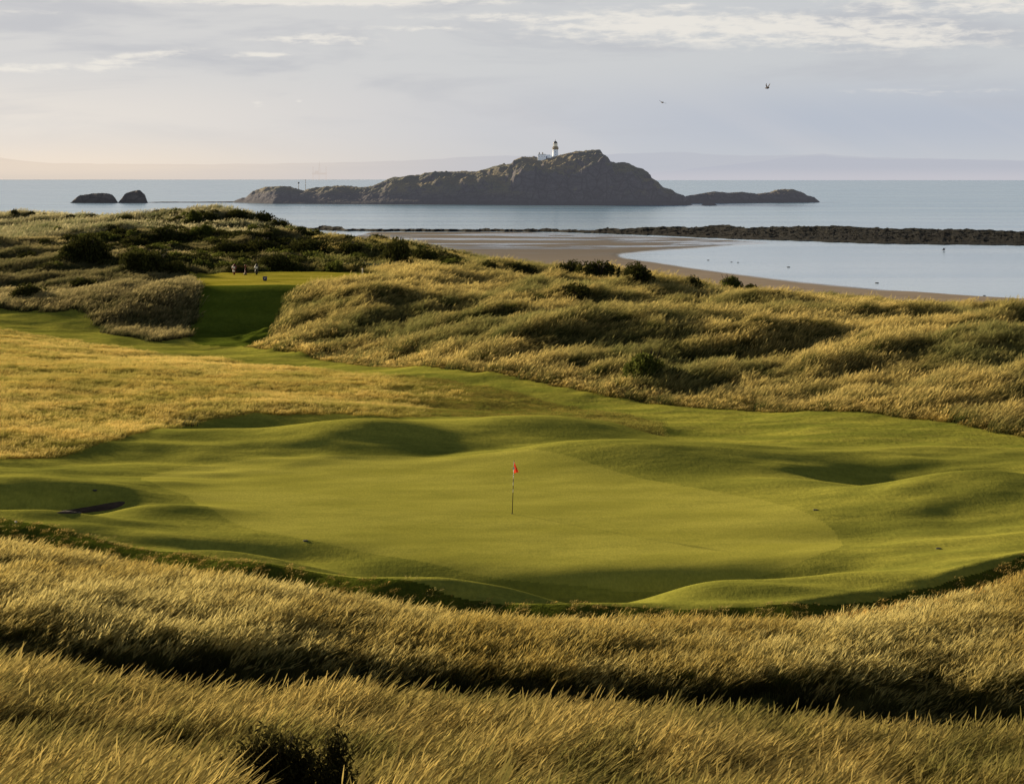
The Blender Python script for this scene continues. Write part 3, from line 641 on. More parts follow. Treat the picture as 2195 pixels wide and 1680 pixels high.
# dunes right / middle
td = [tuft('tuft', gm_dune, 40, .72, .52, .028, .65, 8, .04, 160+i, 4, .4) for i in range(6)]
tfo = [tuft('tuft', gm_foot, 30, .50, .42, .032, .45, 9, .04, 170+i, 3, .5) for i in range(5)]
X, Y = spots(170000, 96, 300, .31, 3, 1.1, (0,))
px = px_of(X, Y); dd = Y-lerp(px, [(-600,210),(300,188),(420,182),(570,160),(700,150),(1000,133),(1300,121),(1600,115),(1900,109),(2195,101),(2700,95)])
ok = (dd > -1) | (px < 640); ok &= (sample(X, Y) > 3.0); X, Y, px, dd = X[ok], Y[ok], px[ok], dd[ok]
leftp = px < np.where(Y < 192, 500, 660)
foot = (~leftp) & (RNG.random(len(X)) < np.exp(-(np.maximum(dd, 0)/(5+9*smooth(1300, 700, px)))**2)*.9)
core = (~leftp) & ~foot
P, r, s = place(X[core], Y[core], .06, .35, .7, 1.2, .55+1.0*(fbm(X[core]/3, Y[core]/3, 3, 95)+.45)); scatter('marram_grass', td, P, r, s, 'windswept marram grass covering the dunes right of the tee', 'marram grass')
P, r, s = place(X[foot], Y[foot], .04, .4, .7, 1.1, .35+.65*smooth(0, 3, dd[foot])); scatter('dune_fringe', tfo, P, r, s, 'golden grass fringe along the foot of the dunes', 'grass')
tl = [tuft('tuft', gm_left, 30, .62, .60, .05, .55, 3, .05, 180+i, 3, .5) for i in range(5)]
P, r, s = place(X[leftp], Y[leftp], .06, .4, .8, 1.2); scatter('left_marram', tl, P, r, s, 'tangled dune grass left of the tee', 'marram grass')
X, Y = spots(60000, 300, 560, .31, 3, 1.0, (0,)); ok = (sample(X, Y) > 4.0) & (X < 30); P, r, s = place(X[ok], Y[ok], .06, .4, 1.2, 1.9)
gm_far = grassmat('marram_far', (.14, .13, .06), (.36, .32, .16), (.80, .70, .40), (.34, .31, .15), .03, .5)
tfar = [tuft('tuft', gm_far, 30, .62, .60, .05, .55, 3, .05, 185+i, 3, .5) for i in range(4)]
scatter('far_marram', tfar, P, r, s, 'pale dune grass on the far dunes at the left', 'marram grass')

# ------------------------------------------------------------------ shrubs
def leafmat(name, c1, c2, tr=.25):
    m, nt, out = newmat(name); h = N(nt); r = h.n('ShaderNodeAttribute', attribute_name='r').outputs['Fac']
    c = h.mix(r, c1, c2); d = h.n('ShaderNodeBsdfDiffuse'); h.inp(d, 0, c); t = h.n('ShaderNodeBsdfTranslucent'); h.inp(t, 0, c)  # c2 is a painted lit leaf tone, stronger towards the crown top
    mx = h.n('ShaderNodeMixShader'); mx.inputs[0].default_value = tr; h.link(d.outputs[0], mx.inputs[1]); h.link(t.outputs[0], mx.inputs[2]); h.link(mx.outputs[0], out.inputs[0]); return m
lm_dark = leafmat('dark_leaves', (.016, .022, .008), (.10, .10, .026)); lm_mid = leafmat('green_leaves', (.05, .07, .016), (.15, .16, .035), .4)
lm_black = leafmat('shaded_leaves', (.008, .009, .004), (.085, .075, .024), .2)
m_stem = simple('bark', (.05, .035, .025), .9, .3, 8)
def crown_mesh(name, mat, rx, ry, rz, n, leaf, seed, lumps=9):
    R = np.random.default_rng(seed)
    c = R.normal(0, 1, (lumps, 3)); c /= np.linalg.norm(c, axis=1, keepdims=True); c *= R.uniform(.25, .62, (lumps, 1)); c[:, 2] = np.abs(c[:, 2])*.9+.1
    lr = R.uniform(.32, .55, lumps)
    k = R.integers(0, lumps, n); d = R.normal(0, 1, (n, 3)); d /= np.linalg.norm(d, axis=1, keepdims=True)
    rad = lr[k]*R.uniform(.35, 1.12, n)**.5
    p = c[k]+d*rad[:, None]; p[:, 2] = np.abs(p[:, 2])
    p *= np.array([rx, ry, rz])
    a = R.normal(0, 1, (n, 3)); a /= np.linalg.norm(a, axis=1, keepdims=True); b = np.cross(a, R.normal(0, 1, (n, 3))); b /= np.linalg.norm(b, axis=1, keepdims=True)
    L = leaf*R.uniform(.5, 1.3, (n, 1)); a = a*L; a[:, 2] += L[:, 0]*.4; b = b*L*.45
    V = np.stack([p-a, p+b, p+a, p-b], 1).reshape(-1, 3); q = np.arange(n*4).reshape(n, 4)
    me = npmesh(name, V, q, [mat], smoothf=False); attr(me, 'r', np.repeat(np.clip(R.random(n)*.6+p[:, 2]/rz*.4, 0, 1), 4)); return me
def stems_mesh(rx, ry, rz, n, seed, mat, rad=.03):
    R = random.Random(seed); mb = MB()
    for i in range(n):
        a = R.uniform(0, 6.283); e = (rx*.75*math.cos(a)*R.random(), ry*.75*math.sin(a)*R.random(), rz*R.uniform(.6, .95))
        b = (e[0]*.15, e[1]*.15, -.15); m = (e[0]*.45+R.uniform(-.1, .1)*rx, e[1]*.45, rz*.45)
        mb.tube([b, m, e], [rad, rad*.7, rad*.3], 5)
    me = bpy.data.meshes.new('stems'); me.from_pydata(mb.v, [], mb.f); me.materials.append(mat); return me
CR = {}
for k, mt in (('dark', lm_dark), ('mid', lm_mid)):
    CR[k] = [crown_mesh('crown', mt, 1, 1, 1, 3200, .075, 200+i+(50 if k == 'mid' else 0)) for i in range(4)]
ST = [stems_mesh(1, 1, 1, 9, 300+i, m_stem) for i in range(2)]
def shrub(px, py, wpx, hpx, kind, label, cat='shrub', group=None, idx=0, name='shrub'):
    """px,py = foot of the shrub in the picture, on the ground it stands on"""
    x, y, z = ray(px, py); s = y/F; rx = wpx*s/2*1.15; rz = hpx*s*1.4
    o = empty(name, (x, y, z-.05*rz), random.uniform(0, 6)); 
    for nm, me in (('crown', CR[kind][idx % 4]), ('stems', ST[idx % 2])):
        c = mobj(nm, me, o); c.scale = (rx, rx*.8, rz)
    tag(o, label, cat, group); return o
SH = [
 (190,556,105,44,'dark','large rounded dark bush on the left slope beyond the rough'),
 (150,554,60,30,'dark','small dark bush tucked against the left side of the large rounded bush'),
 (322,584,115,42,'dark','broad dark bush just left of the tee'),
 (290,580,60,30,'dark','low dark bush on the left flank of the broad bush by the tee'),
 (375,588,60,22,'dark','low dark bush touching the left rear edge of the tee'),
 (412,478,44,26,'mid','spiky bush standing up on the left shoulder of the shrubby hill'),
 (505,476,70,24,'dark','dark bush on the very top of the shrubby hill'),
 (560,482,60,20,'dark','dark bush on the right shoulder of the hill top'),
 (450,478,50,18,'dark','dark bush between the spiky bush and the hill top'),
 (437,505,50,22,'mid','yellowish green bush on the hill face below the spiky bush'),
 (545,502,46,16,'mid','light green bush on the hill face below the summit'),
 (600,495,60,18,'dark','dark bush where the hill skyline starts to fall'),
 (680,502,70,16,'dark','flat dark bush on the falling skyline above the beach'),
 (560,548,120,32,'dark','wide dark bush halfway up the hill behind the tee'),
 (650,552,130,36,'dark','very wide dark bush right of centre on the hill behind the tee'),
 (480,552,80,26,'dark','dark bush on the hill above the left end of the tee'),
 (590,576,80,26,'dark','dark bush right behind the white plated posts'),
 (510,584,60,14,'dark','low shadowed bush behind the left red post'),
 (760,545,90,24,'dark','dark bush at the edge of the pale sand right of the hill'),
 (845,572,90,42,'dark','tall dark bush right of the tee under the beach'),
 (910,572,90,32,'dark','dark bush next to the tall bush right of the tee'),
 (960,575,60,24,'dark','last dark bush of the row before the pale grass crest'),
 (710,582,50,16,'dark','low dark bush at the back right edge of the tee'),
 (1045,584,70,18,'dark','low dark shrub on the dune crest left of the beach'),
 (1110,592,90,24,'dark','spreading dark shrub on the dune crest below the beach'),
 (1215,597,80,32,'dark','dark shrub at the left end of the crest thicket'),
 (1280,600,110,38,'dark','tallest dark shrub of the crest thicket above the dune grass'),
 (1370,606,100,30,'dark','dark shrub at the right end of the crest thicket'),
 (1485,622,46,26,'dark','small dark shrub standing alone right of the crest thicket'),
 (1565,624,64,30,'mid','olive shrub on the crest in front of the tan sand strip'),
 (1612,628,40,18,'dark','small dark shrub right of the olive shrub'),
 (1225,640,110,22,'dark','half buried dark shrub in the grass below the crest thicket'),
 (1660,640,70,14,'dark','flat dark shrub beside the tan sand strip'),
 (1385,815,110,55,'mid','leafy green bush halfway down the right hand dune face'),
 (1440,820,70,30,'dark','dark bush hugging the leafy green bush on the dune face'),
 (30,463,26,10,'dark','tiny shrub nearest the left edge on the far skyline'),
 (66,464,26,9,'dark','tiny shrub second from the left edge on the far skyline'),
 (98,468,22,9,'dark','tiny shrub third from the left edge on the far skyline'),
 (150,470,30,10,'dark','tiny shrub fourth from the left edge on the far skyline'),
 (195,472,34,10,'dark','tiny shrub fifth from the left edge on the far skyline'),
 (270,478,50,14,'dark','small dark shrub on the skyline where the far dunes meet the hill'),
 (60,560,70,18,'dark','dark shrub low on the left edge slope'),
 (180,622,80,24,'dark','dark heathery clump on the slope left of the grass knoll'),
 (60,640,90,22,'dark','dark heathery clump at the left edge above the fairway'),
 (290,535,90,22,'dark','dark shrub between the rounded bush and the hill'),
 (370,520,90,22,'dark','dark shrub on the left foot of the hill')]
for i, (px, py, w, h_, k, lab) in enumerate(SH):
    shrub(px, py, w, h_, k, lab, 'shrub', 'shrubs scattered on the dunes', i)
# scrub mass on the hill
scm = [crown_mesh('scrub_kind', lm_dark, 1.5, 1.3, .8, 700, .14, 400+i, 6) for i in range(4)]+[crown_mesh('scrub_kind', lm_mid, 1.2, 1.1, .8, 500, .14, 410, 6)]
X, Y = spots(14000, 215, 420, .31, 3, 1.0, (0,)); px = px_of(X, Y); py = HY+(CAMZ-sample(X, Y))*F/Y
dens = pip(px, py, [(300,480),(400,455),(620,470),(760,500),(980,545),(1000,575),(840,590),(700,588),(450,592),(250,590),(120,560),(130,520)])*1.5+.03
dens *= .45+1.5*smooth(-.15, .2, fbm(X/14, Y/14, 3, 97)); ok = (RNG.random(len(X)) < dens) & (X < 0)
P, r, s = place(X[ok], Y[ok], .1, 2, .6, 1.5); scatter('scrub', scm, P, r, s, 'dark scrub matting the hill behind the tee', 'scrub')
# near bush
x, y, z = ray(600, 1800, 8); nb = empty('bush', (x, y, z))
sc = y/F
for nm, me in (('crown', crown_mesh('crown', lm_black, 150*sc, 90*sc, 262*sc, 21000, .03, 501, 24)), ('stems', stems_mesh(90*sc, 80*sc, 240*sc, 26, 502, m_stem, .008))): mobj(nm, me, nb)
tag(nb, 'black shaded broad bush at the bottom of the near grass slope', 'bush')
x, y, z = ray(718, 1800, 8); nb = empty('bush', (x, y, z))
for nm, me in (('crown', crown_mesh('crown', lm_black, 70*sc, 50*sc, 268*sc, 4200, .026, 503, 9)), ('stems', stems_mesh(50*sc, 40*sc, 255*sc, 22, 504, m_stem, .007))): mobj(nm, me, nb)
tag(nb, 'slim twiggy dark bush touching the right side of the broad black bush', 'bush')
x, y, z = ray(235, 1668); nb = empty('bush', (x, y, z))
for nm, me in (('crown', crown_mesh('crown', lm_black, 45*sc, 40*sc, 45*sc, 1500, .03, 505, 5)), ('stems', stems_mesh(40*sc, 40*sc, 40*sc, 8, 506, m_stem, .008))): mobj(nm, me, nb)
tag(nb, 'small dark clump sunk in the near grass at the lower left', 'bush')

# ------------------------------------------------------------------ flag
def bandmat():
    m, nt, out = newmat('banded_pole'); h = N(nt); b = h.n('ShaderNodeBsdfPrincipled')
    tc = h.n('ShaderNodeTexCoord').outputs['Object']; s = h.n('ShaderNodeSeparateXYZ'); h.link(tc, s.inputs[0])
    w = h.math('GREATER_THAN', h.math('FRACT', h.math('ADD', h.math('MULTIPLY', s.outputs[2], 3.6), .42)), .5)
    w = h.math('MULTIPLY', w, h.math('GREATER_THAN', s.outputs[2], .72))
    h.inp(b, 'Base Color', h.mix(w, (.045, .04, .02), (.75, .72, .6))); h.inp(b, 'Roughness', .4); h.link(b.outputs[0], out.inputs[0]); return m
fx, fy, fz = ray(1098, 1101)
fl = empty('flagstick', (fx, fy, fz)); fl.rotation_euler = (0, math.radians(2.0), 0)
mb = MB(); mb.tube([(0, 0, -.1), (0, 0, 1.1), (0, 0, 2.16)], [.017, .015, .012], 10); mb.build('pole', bandmat(), fl, True)
def redmat():
    m, nt, out = newmat('red_cloth'); h = N(nt); d = h.n('ShaderNodeBsdfDiffuse'); t = h.n('ShaderNodeBsdfTranslucent')
    nz = h.noise(h.n('ShaderNodeTexCoord').outputs['Object'], 12, 3); c = h.mix(nz, (.62, .045, .02), (.8, .08, .03))
    h.inp(d, 0, c); h.inp(t, 0, c); mx = h.n('ShaderNodeMixShader'); mx.inputs[0].default_value = .45; h.link(d.outputs[0], mx.inputs[1]); h.link(t.outputs[0], mx.inputs[2]); h.link(mx.outputs[0], out.inputs[0]); return m
v = []; f = []; nu, nv = 12, 10
for i in range(nu+1):
    s = i/nu; x = .235*s; zt = 2.13-.50*s**.9; zb = 1.62+.0*s+.085*s
    if zt < zb: zt = zb+.004
    for j in range(nv+1):
        t = j/nv; v.append((x*(1-.0*t), .05*math.sin(s*5+t*1.5)*s**.5, zb+(zt-zb)*t))
for i in range(nu):
    for j in range(nv): k = i*(nv+1)+j; f.append((k, k+nv+1, k+nv+2, k+1))
flag = mobj('flag', npmesh('flag', v, f, [redmat()]), fl)
mb = MB(); mb.lathe((0, 0, 0), [(.045, 0), (.045, .004)], 20); em = mb.build('emblem', simple('white_print', (.75, .75, .72)), flag); em.rotation_euler = (math.pi/2, 0, 0); em.location = (.0, -.022, 1.83); em.scale = (1, 1.3, 1)
mb = MB(); mb.lathe((0, 0, 0), [(.054, -.02), (.054, .006)], 24); mb.build('cup', simple('cup_dark', (.03, .03, .02)), fl)
tag(fl, 'red triangular flag on a banded pole standing in the putting green', 'golf flag')

# ------------------------------------------------------------------ tee furniture
m_red = simple('dark_red_paint', (.16, .02, .015), .6); m_white = simple('white_paint', (.8, .78, .75), .5, .05); m_blk = simple('near_black', (.02, .018, .016), .6)
m_blue = simple('blue_paint', (.035, .04, .16), .5); m_olive = simple('olive_base', (.12, .13, .04), .8); m_teal = simple('teal_net', (.03, .09, .085), .9); m_wood = simple('weathered_wood', (.42, .38, .30), .8)
def tpos(px, py): return ray(px, py, 150, 400)
for px, plates, lab in ((502, 2, 'dark red tee post with two white plates, left of the pair'), (550, 1, 'dark red tee post with a single white plate, right of the pair')):
    x, y, z = tpos(px, 589); t = empty('tee_post', (x, y, z))
    mb = MB(); mb.lathe((0, 0, 0), [(.10, -.1), (.10, .18), (.16, .22), (.17, .48), (.13, .52), (.13, .56), (.24, .62), (.24, .88), (.12, .96), (.10, 1.1), (.05, 1.16)], 10); mb.build('post', m_red if plates == 2 else m_blk, t, True)
    for q in range(plates):
        mb = MB(); mb.box((0, -.25, .76-.37*q), (.26 if q == 0 else .2, .02, .24 if q == 0 else .18)); mb.build('plate', m_white, t)
    tag(t, lab, 'tee post', 'posts on the tee')
x, y, z = tpos(526, 589); t = empty('ball_washer', (x, y, z))
mb = MB(); mb.lathe((0, 0, .0), [(.14, -.1), (.16, .14), (.06, .22), (.055, .9), (.09, .95), (.09, 1.05), (.03, 1.08)], 10); mb.build('stand', m_red, t, True)
mb = MB(); mb.box((0, -.16, .12), (.2, .04, .16)); mb.build('base_plate', m_olive, t)
tag(t, 'thin dark stand with an olive base midway between the two tee posts', 'stand', 'posts on the tee')
a = tpos(502, 589); b = tpos(550, 589); mb = MB()
for zz in (.25, .9): mb.tube([(a[0], a[1]+.3, a[2]+zz), ((a[0]+b[0])/2, a[1]+.3, a[2]+zz-.05), (b[0], b[1]+.3, b[2]+zz)], .022, 6)
o = mb.build('rail', m_red); tag(o, 'thin dark red double rail running behind the tee posts', 'rail')
x, y, z = tpos(568, 602); t = empty('tee_sign', (x, y, z))
mb = MB(); mb.box((0, 0, .26), (.40, .3, .34)); o = mb.build('box', m_blue, t); mv = o.modifiers.new('b', 'BEVEL'); mv.width = .03
mb = MB()
mb.box((0, 0, .02), (.3, .2, .16))
mb.build('base', m_blk, t)
mb = MB(); mb.box((0, -.153, .27), (.12, .008, .05)); mb.box((0, -.153, .25), (.045, .008, .17)); mb.build('number', m_white, t)
tag(t, 'small blue tee marker box with a white figure on the tee front', 'tee marker')
# net fence + white peg
a = tpos(722, 588); b = tpos(835, 590); mb = MB(); y0 = a[1]+9
def netmat():
    m, nt, out = newmat('net'); h = N(nt); d = h.n('ShaderNodeBsdfDiffuse'); h.inp(d, 0, (.035, .13, .12, 1)); tr = h.n('ShaderNodeBsdfTransparent')
    p = h.pos(); s = h.n('ShaderNodeSeparateXYZ'); h.link(p, s.inputs[0])
    def gr(o): return h.math('LESS_THAN', h.math('FRACT', h.math('MULTIPLY', o, 9.0)), .3)
    fa = h.math('MAXIMUM', gr(s.outputs[0]), gr(s.outputs[2])); mx = h.n('ShaderNodeMixShader'); h.link(fa, mx.inputs[0]); h.link(tr.outputs[0], mx.inputs[1]); h.link(d.outputs[0], mx.inputs[2]); h.link(mx.outputs[0], out.inputs[0]); return m
t = empty('net_fence', (a[0], y0, float(sample(np.array([a[0]]), np.array([y0]))[0]))); L = b[0]-a[0]
mv_, mf = [], []
for i in range(21):
    s = i/20; gz = float(sample(np.array([a[0]+L*s]), np.array([y0]))[0])-t.location.z
    mv_ += [(L*s, 0, gz), (L*s, 0, gz+.95+.05*math.sin(s*19))]
for i in range(20): mf.append((2*i, 2*i+2, 2*i+3, 2*i+1))
mobj('netting', npmesh('netting', mv_, mf, [netmat()], smoothf=False), t)
for i in range(6):
    k = i*4; mb = MB(); mb.tube([mv_[2*k], (mv_[2*k+1][0], 0, mv_[2*k+1][2]+.1)], .025, 6); mb.build('stake', m_blk, t)
tag(t, 'low teal netting fence behind the right end of the tee', 'fence')
x, y, z = tpos(777, 589); mb = MB(); mb.lathe((0, 0, 0), [(.06, -.1), (.06, .62), (.04, .68), (.0, .7)], 8); o = mb.build('marker_peg', m_white, None, True); o.location = (x, y, z); tag(o, 'short white peg in front of the teal netting', 'peg')
# small litter on greens: sprinkler lids / divots
for px, py, lab in ((655,1159,'dark sprinkler lid in the shaded fringe at the near left of the green'),(1748,1093,'dark sprinkler lid near the right end of the green'),(203,1052,'dark sprinkler lid on the hump above the bunker'),(2012,1176,'dark sprinkler lid on the slope at the lower right of the green')):
    x, y, z = ray(px, py); mb = MB(); mb.lathe((0, 0, 0), [(.10, -.03), (.10, .015), (.08, .025)], 14); o = mb.build('sprinkler_lid', m_blk); o.location = (x, y, z); tag(o, lab, 'sprinkler lid', 'sprinkler lids around the green')
for px, py, lab in ((34,1120,'white golf ball on the mown bank below the bunker'),(383,597,'white golf ball like marker on the left end of the tee')):
    x, y, z = ray(px, py); me = bpy.data.meshes.new('golf_ball')
    import bmesh
    bm = bmesh.new(); bmesh.ops.create_icosphere(bm, subdivisions=3, radius=.045 if py > 1000 else .08); bm.to_mesh(me); bm.free(); me.materials.append(m_white)
    o = mobj('golf_ball', me); o.location = (x, y, z+.03); tag(o, lab, 'ball')

# ------------------------------------------------------------------ lighthouse
def isl_z(px, D):
    pxs_, Dr, top, X, Y, Z = isl; i = int(np.argmin(abs(pxs_-px))); return float(np.interp(D, Y[i], Z[i]))
def isl_D(px, back=0):
    pxs_, Dr, top, X, Y, Z = isl; i = int(np.argmin(abs(pxs_-px))); return float(Dr[i]-back)
LHZ = lambda py, D: CAMZ-(py-HY)*D/F
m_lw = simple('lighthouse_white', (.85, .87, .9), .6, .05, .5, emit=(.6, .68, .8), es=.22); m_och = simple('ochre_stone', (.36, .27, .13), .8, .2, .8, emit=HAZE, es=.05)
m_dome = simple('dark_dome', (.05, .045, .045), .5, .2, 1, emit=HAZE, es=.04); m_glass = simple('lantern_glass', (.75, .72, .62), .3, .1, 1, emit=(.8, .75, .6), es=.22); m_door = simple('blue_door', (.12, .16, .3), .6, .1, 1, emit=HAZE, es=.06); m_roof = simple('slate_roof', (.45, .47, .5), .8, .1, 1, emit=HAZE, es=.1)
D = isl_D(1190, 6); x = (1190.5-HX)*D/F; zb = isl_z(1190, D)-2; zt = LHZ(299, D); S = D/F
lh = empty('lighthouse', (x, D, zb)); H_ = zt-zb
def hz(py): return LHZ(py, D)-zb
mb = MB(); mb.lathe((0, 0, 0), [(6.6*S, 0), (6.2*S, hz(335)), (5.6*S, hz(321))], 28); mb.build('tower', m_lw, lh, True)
mb = MB(); mb.lathe((0, 0, 0), [(5.7*S, hz(321)), (6.9*S, hz(319.5)), (7.1*S, hz(318.4)), (5.6*S, hz(318.2)), (5.4*S, hz(314.2))], 28); mb.build('gallery', m_och, lh)
mb = MB()
for k in range(14):
    th = 2*math.pi*k/14; c, s_ = math.cos(th)*6.9*S, math.sin(th)*6.9*S; mb.tube([(c, s_, hz(318.4)), (c, s_, hz(315.8))], .07, 4)
ring = [(math.cos(2*math.pi*k/20)*6.9*S, math.sin(2*math.pi*k/20)*6.9*S, hz(315.8)) for k in range(21)]; mb.tube(ring, .08, 4); mb.build('railing', m_och, lh)
mb = MB(); mb.lathe((0, 0, 0), [(4.0*S, hz(314.2)), (4.0*S, hz(307.6))], 16); ln = mb.build('lantern', m_glass, lh)
mb = MB()
for k in range(8):
    th = 2*math.pi*k/8; c, s_ = math.cos(th)*4.1*S, math.sin(th)*4.1*S; mb.tube([(c, s_, hz(314.2)), (c, s_, hz(307.6))], .09, 4)
mb.build('glazing_bars', m_dome, ln)
mb = MB(); mb.lathe((0, 0, 0), [(4.6*S, hz(307.8)), (4.4*S, hz(306.6)), (3.4*S, hz(304.6)), (1.7*S, hz(303)), (.5*S, hz(302.3)), (.5*S, hz(301.2)), (.15*S, hz(299))], 20); mb.build('dome', m_dome, lh, True)
for py in (326, 332):
    mb = MB(); mb.box((.0, -6.0*S, hz(py)), (1.4*S, .8, 1.8*S)); mb.build('window', m_door, lh)
tag(lh, 'white lighthouse tower with ochre gallery and dark dome on the island', 'lighthouse')
kc = empty('keeper_cottage', ((1166-HX)*D/F, D-4, zb)); 
mb = MB(); mb.box((0, 0, hz(338)), (27*S, 6, 12*S)); mb.box((13*S, 1, hz(338.5)), (10*S, 4, 9*S)); w_ = mb.build('wall', m_lw, kc)
mb = MB(); zt_ = hz(332)
mb.add([(-13.8*S, -3.3, zt_), (4*S, -3.3, zt_), (4*S, 3.3, zt_), (-13.8*S, 3.3, zt_), (-13*S, 0, zt_+1.3*S), (3.4*S, 0, zt_+1.3*S)], [(0, 1, 5, 4), (2, 3, 4, 5), (0, 4, 3), (1, 2, 5), (0, 3, 2, 1)]); rf = mb.build('roof', m_roof, kc)
for cx in (-10, -3):
    mb = MB(); mb.box((cx*S, 0, hz(329.6)), (2.0*S, 1.2, 4.5*S)); mb.box((cx*S, 0, hz(327.2)), (2.4*S, 1.4, .5*S)); mb.build('chimney', m_och, rf)
mb = MB(); mb.box((5.5*S, -3.03, hz(338)), (2.6*S, .2, 5*S)); mb.build('door', m_door, kc)
for cx in (-10, -4.5, .8): 
    mb = MB(); mb.box((cx*S, -3.03, hz(336)), (1.5*S, .2, 2*S)); mb.build('window', m_roof, kc)
tag(kc, 'low white cottage with two chimneys beside the lighthouse', 'cottage')
# beacons on the left arm of the island
for px, pt, pb, head, lab in ((655, 385, 410, False, 'tall thin mast on the low left arm of the island'), (640, 393, 406, True, 'short beacon pole with a small round head on the left arm of the island')):
    D = isl_D(px); S = D/F; t = empty('beacon' if head else 'mast', ((px-HX)*S, D, LHZ(pb, D)-1)); hh = (pb-pt)*S+1
    mb = MB(); mb.tube([(0, 0, -1), (0, 0, hh)], [.28, .2], 6); mb.build('pole', m_dome, t)
    if head: mb = MB(); mb.lathe((0, 0, hh-.4), [(.1, 0), (.9, .3), (.9, 1.2), (.1, 1.5)], 10); mb.build('top_mark', m_dome, t)
    else: mb = MB(); mb.box((0, 0, .2), (1.2, 1.2, 1.6)); mb.build('plinth', m_dome, t)
    tag(t, lab, 'beacon' if head else 'mast')
# rig
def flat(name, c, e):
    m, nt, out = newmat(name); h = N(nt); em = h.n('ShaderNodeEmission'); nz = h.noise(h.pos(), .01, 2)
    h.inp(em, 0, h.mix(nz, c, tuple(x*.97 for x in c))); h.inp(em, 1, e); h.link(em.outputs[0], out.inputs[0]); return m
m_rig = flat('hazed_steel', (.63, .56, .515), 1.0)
D = 15500; S = D/F; rg = empty('drilling_rig', ((685-HX)*S, D, 0))
for dx, dy in ((-14, 0), (0, -30), (14, 0)):
    mb = MB(); b_ = 3.0
    for sx in (-1, 1):
        mb.tube([(dx*S+sx*b_, dy, 0), (dx*S+sx*b_*.8, dy, 30*S)], 1.1, 4)
    for k in range(6):
        z0, z1 = k*5*S, (k+1)*5*S; sg = 1 if k % 2 else -1; mb.tube([(dx*S-sg*b_, dy, z0), (dx*S+sg*b_, dy, z1)], .7, 4)
    mb.build('leg', m_rig, rg)
mb = MB(); mb.box((0, -10, 14*S), (30*S, 40, 4*S)); mb.box((-6*S, -10, 18*S), (8*S, 20, 4*S)); mb.build('deck', m_rig, rg)
mb = MB(); mb.tube([(-3*S, -10, 16*S), (0, -10, 38*S)], 1.0, 4); mb.tube([(3*S, -10, 16*S), (0, -10, 38*S)], 1.0, 4); mb.tube([(0, -10, 20*S), (0, -10, 41*S)], 1.0, 4); mb.build('derrick', m_rig, rg)
tag(rg, 'faint drilling rig in the haze on the horizon left of the island', 'drilling rig')

# ------------------------------------------------------------------ birds
m_bird = simple('dark_feathers', (.03, .015, .02), .8)
def bird(loc, span, up, rz, roll, label):
    b = empty('bird', loc, rz); b.rotation_euler = (0, roll, rz)
    mb = MB(); L = span*.5; mb.tube([(0, -L*.5, 0), (0, -L*.38, .01), (0, -L*.1, 0), (0, L*.25, 0), (0, L*.6, .01)], [.008, span*.035, span*.075, span*.05, span*.03], 8); mb.build('body', m_bird, b, True)
    for s in (-1, 1):
        v = []; n = 6
        for i in range(n+1):
            t = i/n; x = s*span*.5*t*math.cos(up*(.6+.4*t)); z = span*.5*t*math.sin(up*(1-.35*t)); c = span*.17*(1-t**2)+.004; y = -span*.02-.12*span*t*t
            v += [(x, y-c*.4, z), (x, y+c*.6, z)]
        mobj('wing', npmesh('wing', v, [(2*i, 2*i+1, 2*i+3, 2*i+2) for i in range(n)], [m_bird]), b)
    tag(b, label, 'bird'); return b
bird(W(1645,189,150), 1.0, 1.25, .5, 0, 'dark bird with raised wings flying high at the right')
bird(W(1420,220,160), .8, .12, .35, .35, 'dark bird gliding lower and left of the other flying bird')
p = W(2023,535.5,.0); Dw = 23.7*F/(535.5-HY); bird(((2023-HX)*Dw/F, Dw, .3), 2.4, .9, .9, 0, 'dark bird flapping low over the bay at the right')
# stones on the wet shore
stm = simple('wet_stone', (.03, .026, .022), .6)
for i, (px, py, r_, lab) in enumerate([(1518,558,.5,'stone'),(1568,562,.4,'stone'),(1582,563,.4,'stone'),(1690,573,.6,'stone'),(1880,607,.6,'stone'),(2110,634,.4,'stone')]):
    Dw = 24*F/(py-HY); me = bpy.data.meshes.new('stone'); bm = bmesh.new(); bmesh.ops.create_icosphere(bm, subdivisions=2, radius=1)
    for v_ in bm.verts: v_.co *= random.uniform(.75, 1.15)
    bm.to_mesh(me); bm.free(); me.materials.append(stm); o = mobj('stone', me); o.location = ((px-HX)*Dw/F, Dw, .05); o.scale = (r_*.8, r_*.7, r_*.22)
    tag(o, 'small dark stone lying at the edge of the bay', 'stone', 'small dark stones along the bay shore')

# ------------------------------------------------------------------ sky
w = bpy.data.worlds.new('World'); SC.world = w; w.use_nodes = True; nt = w.node_tree; nt.nodes.clear(); h = N(nt)
out = h.n('ShaderNodeOutputWorld'); bg = h.n('ShaderNodeBackground'); h.link(bg.outputs[0], out.inputs[0])
d = h.n('ShaderNodeTexCoord').outputs['Generated']; s = h.n('ShaderNodeSeparateXYZ'); h.link(d, s.inputs[0])
az = h.math('ARCTAN2', s.outputs[0], s.outputs[1]); el = h.math('ARCSINE', s.outputs[2])
sky = h.n('ShaderNodeTexSky', sky_type='NISHITA', sun_disc=False); sky.sun_elevation = SUN_EL; sky.sun_rotation = SUN_AZ; sky.air_density = 1.0; sky.dust_density = 2.0
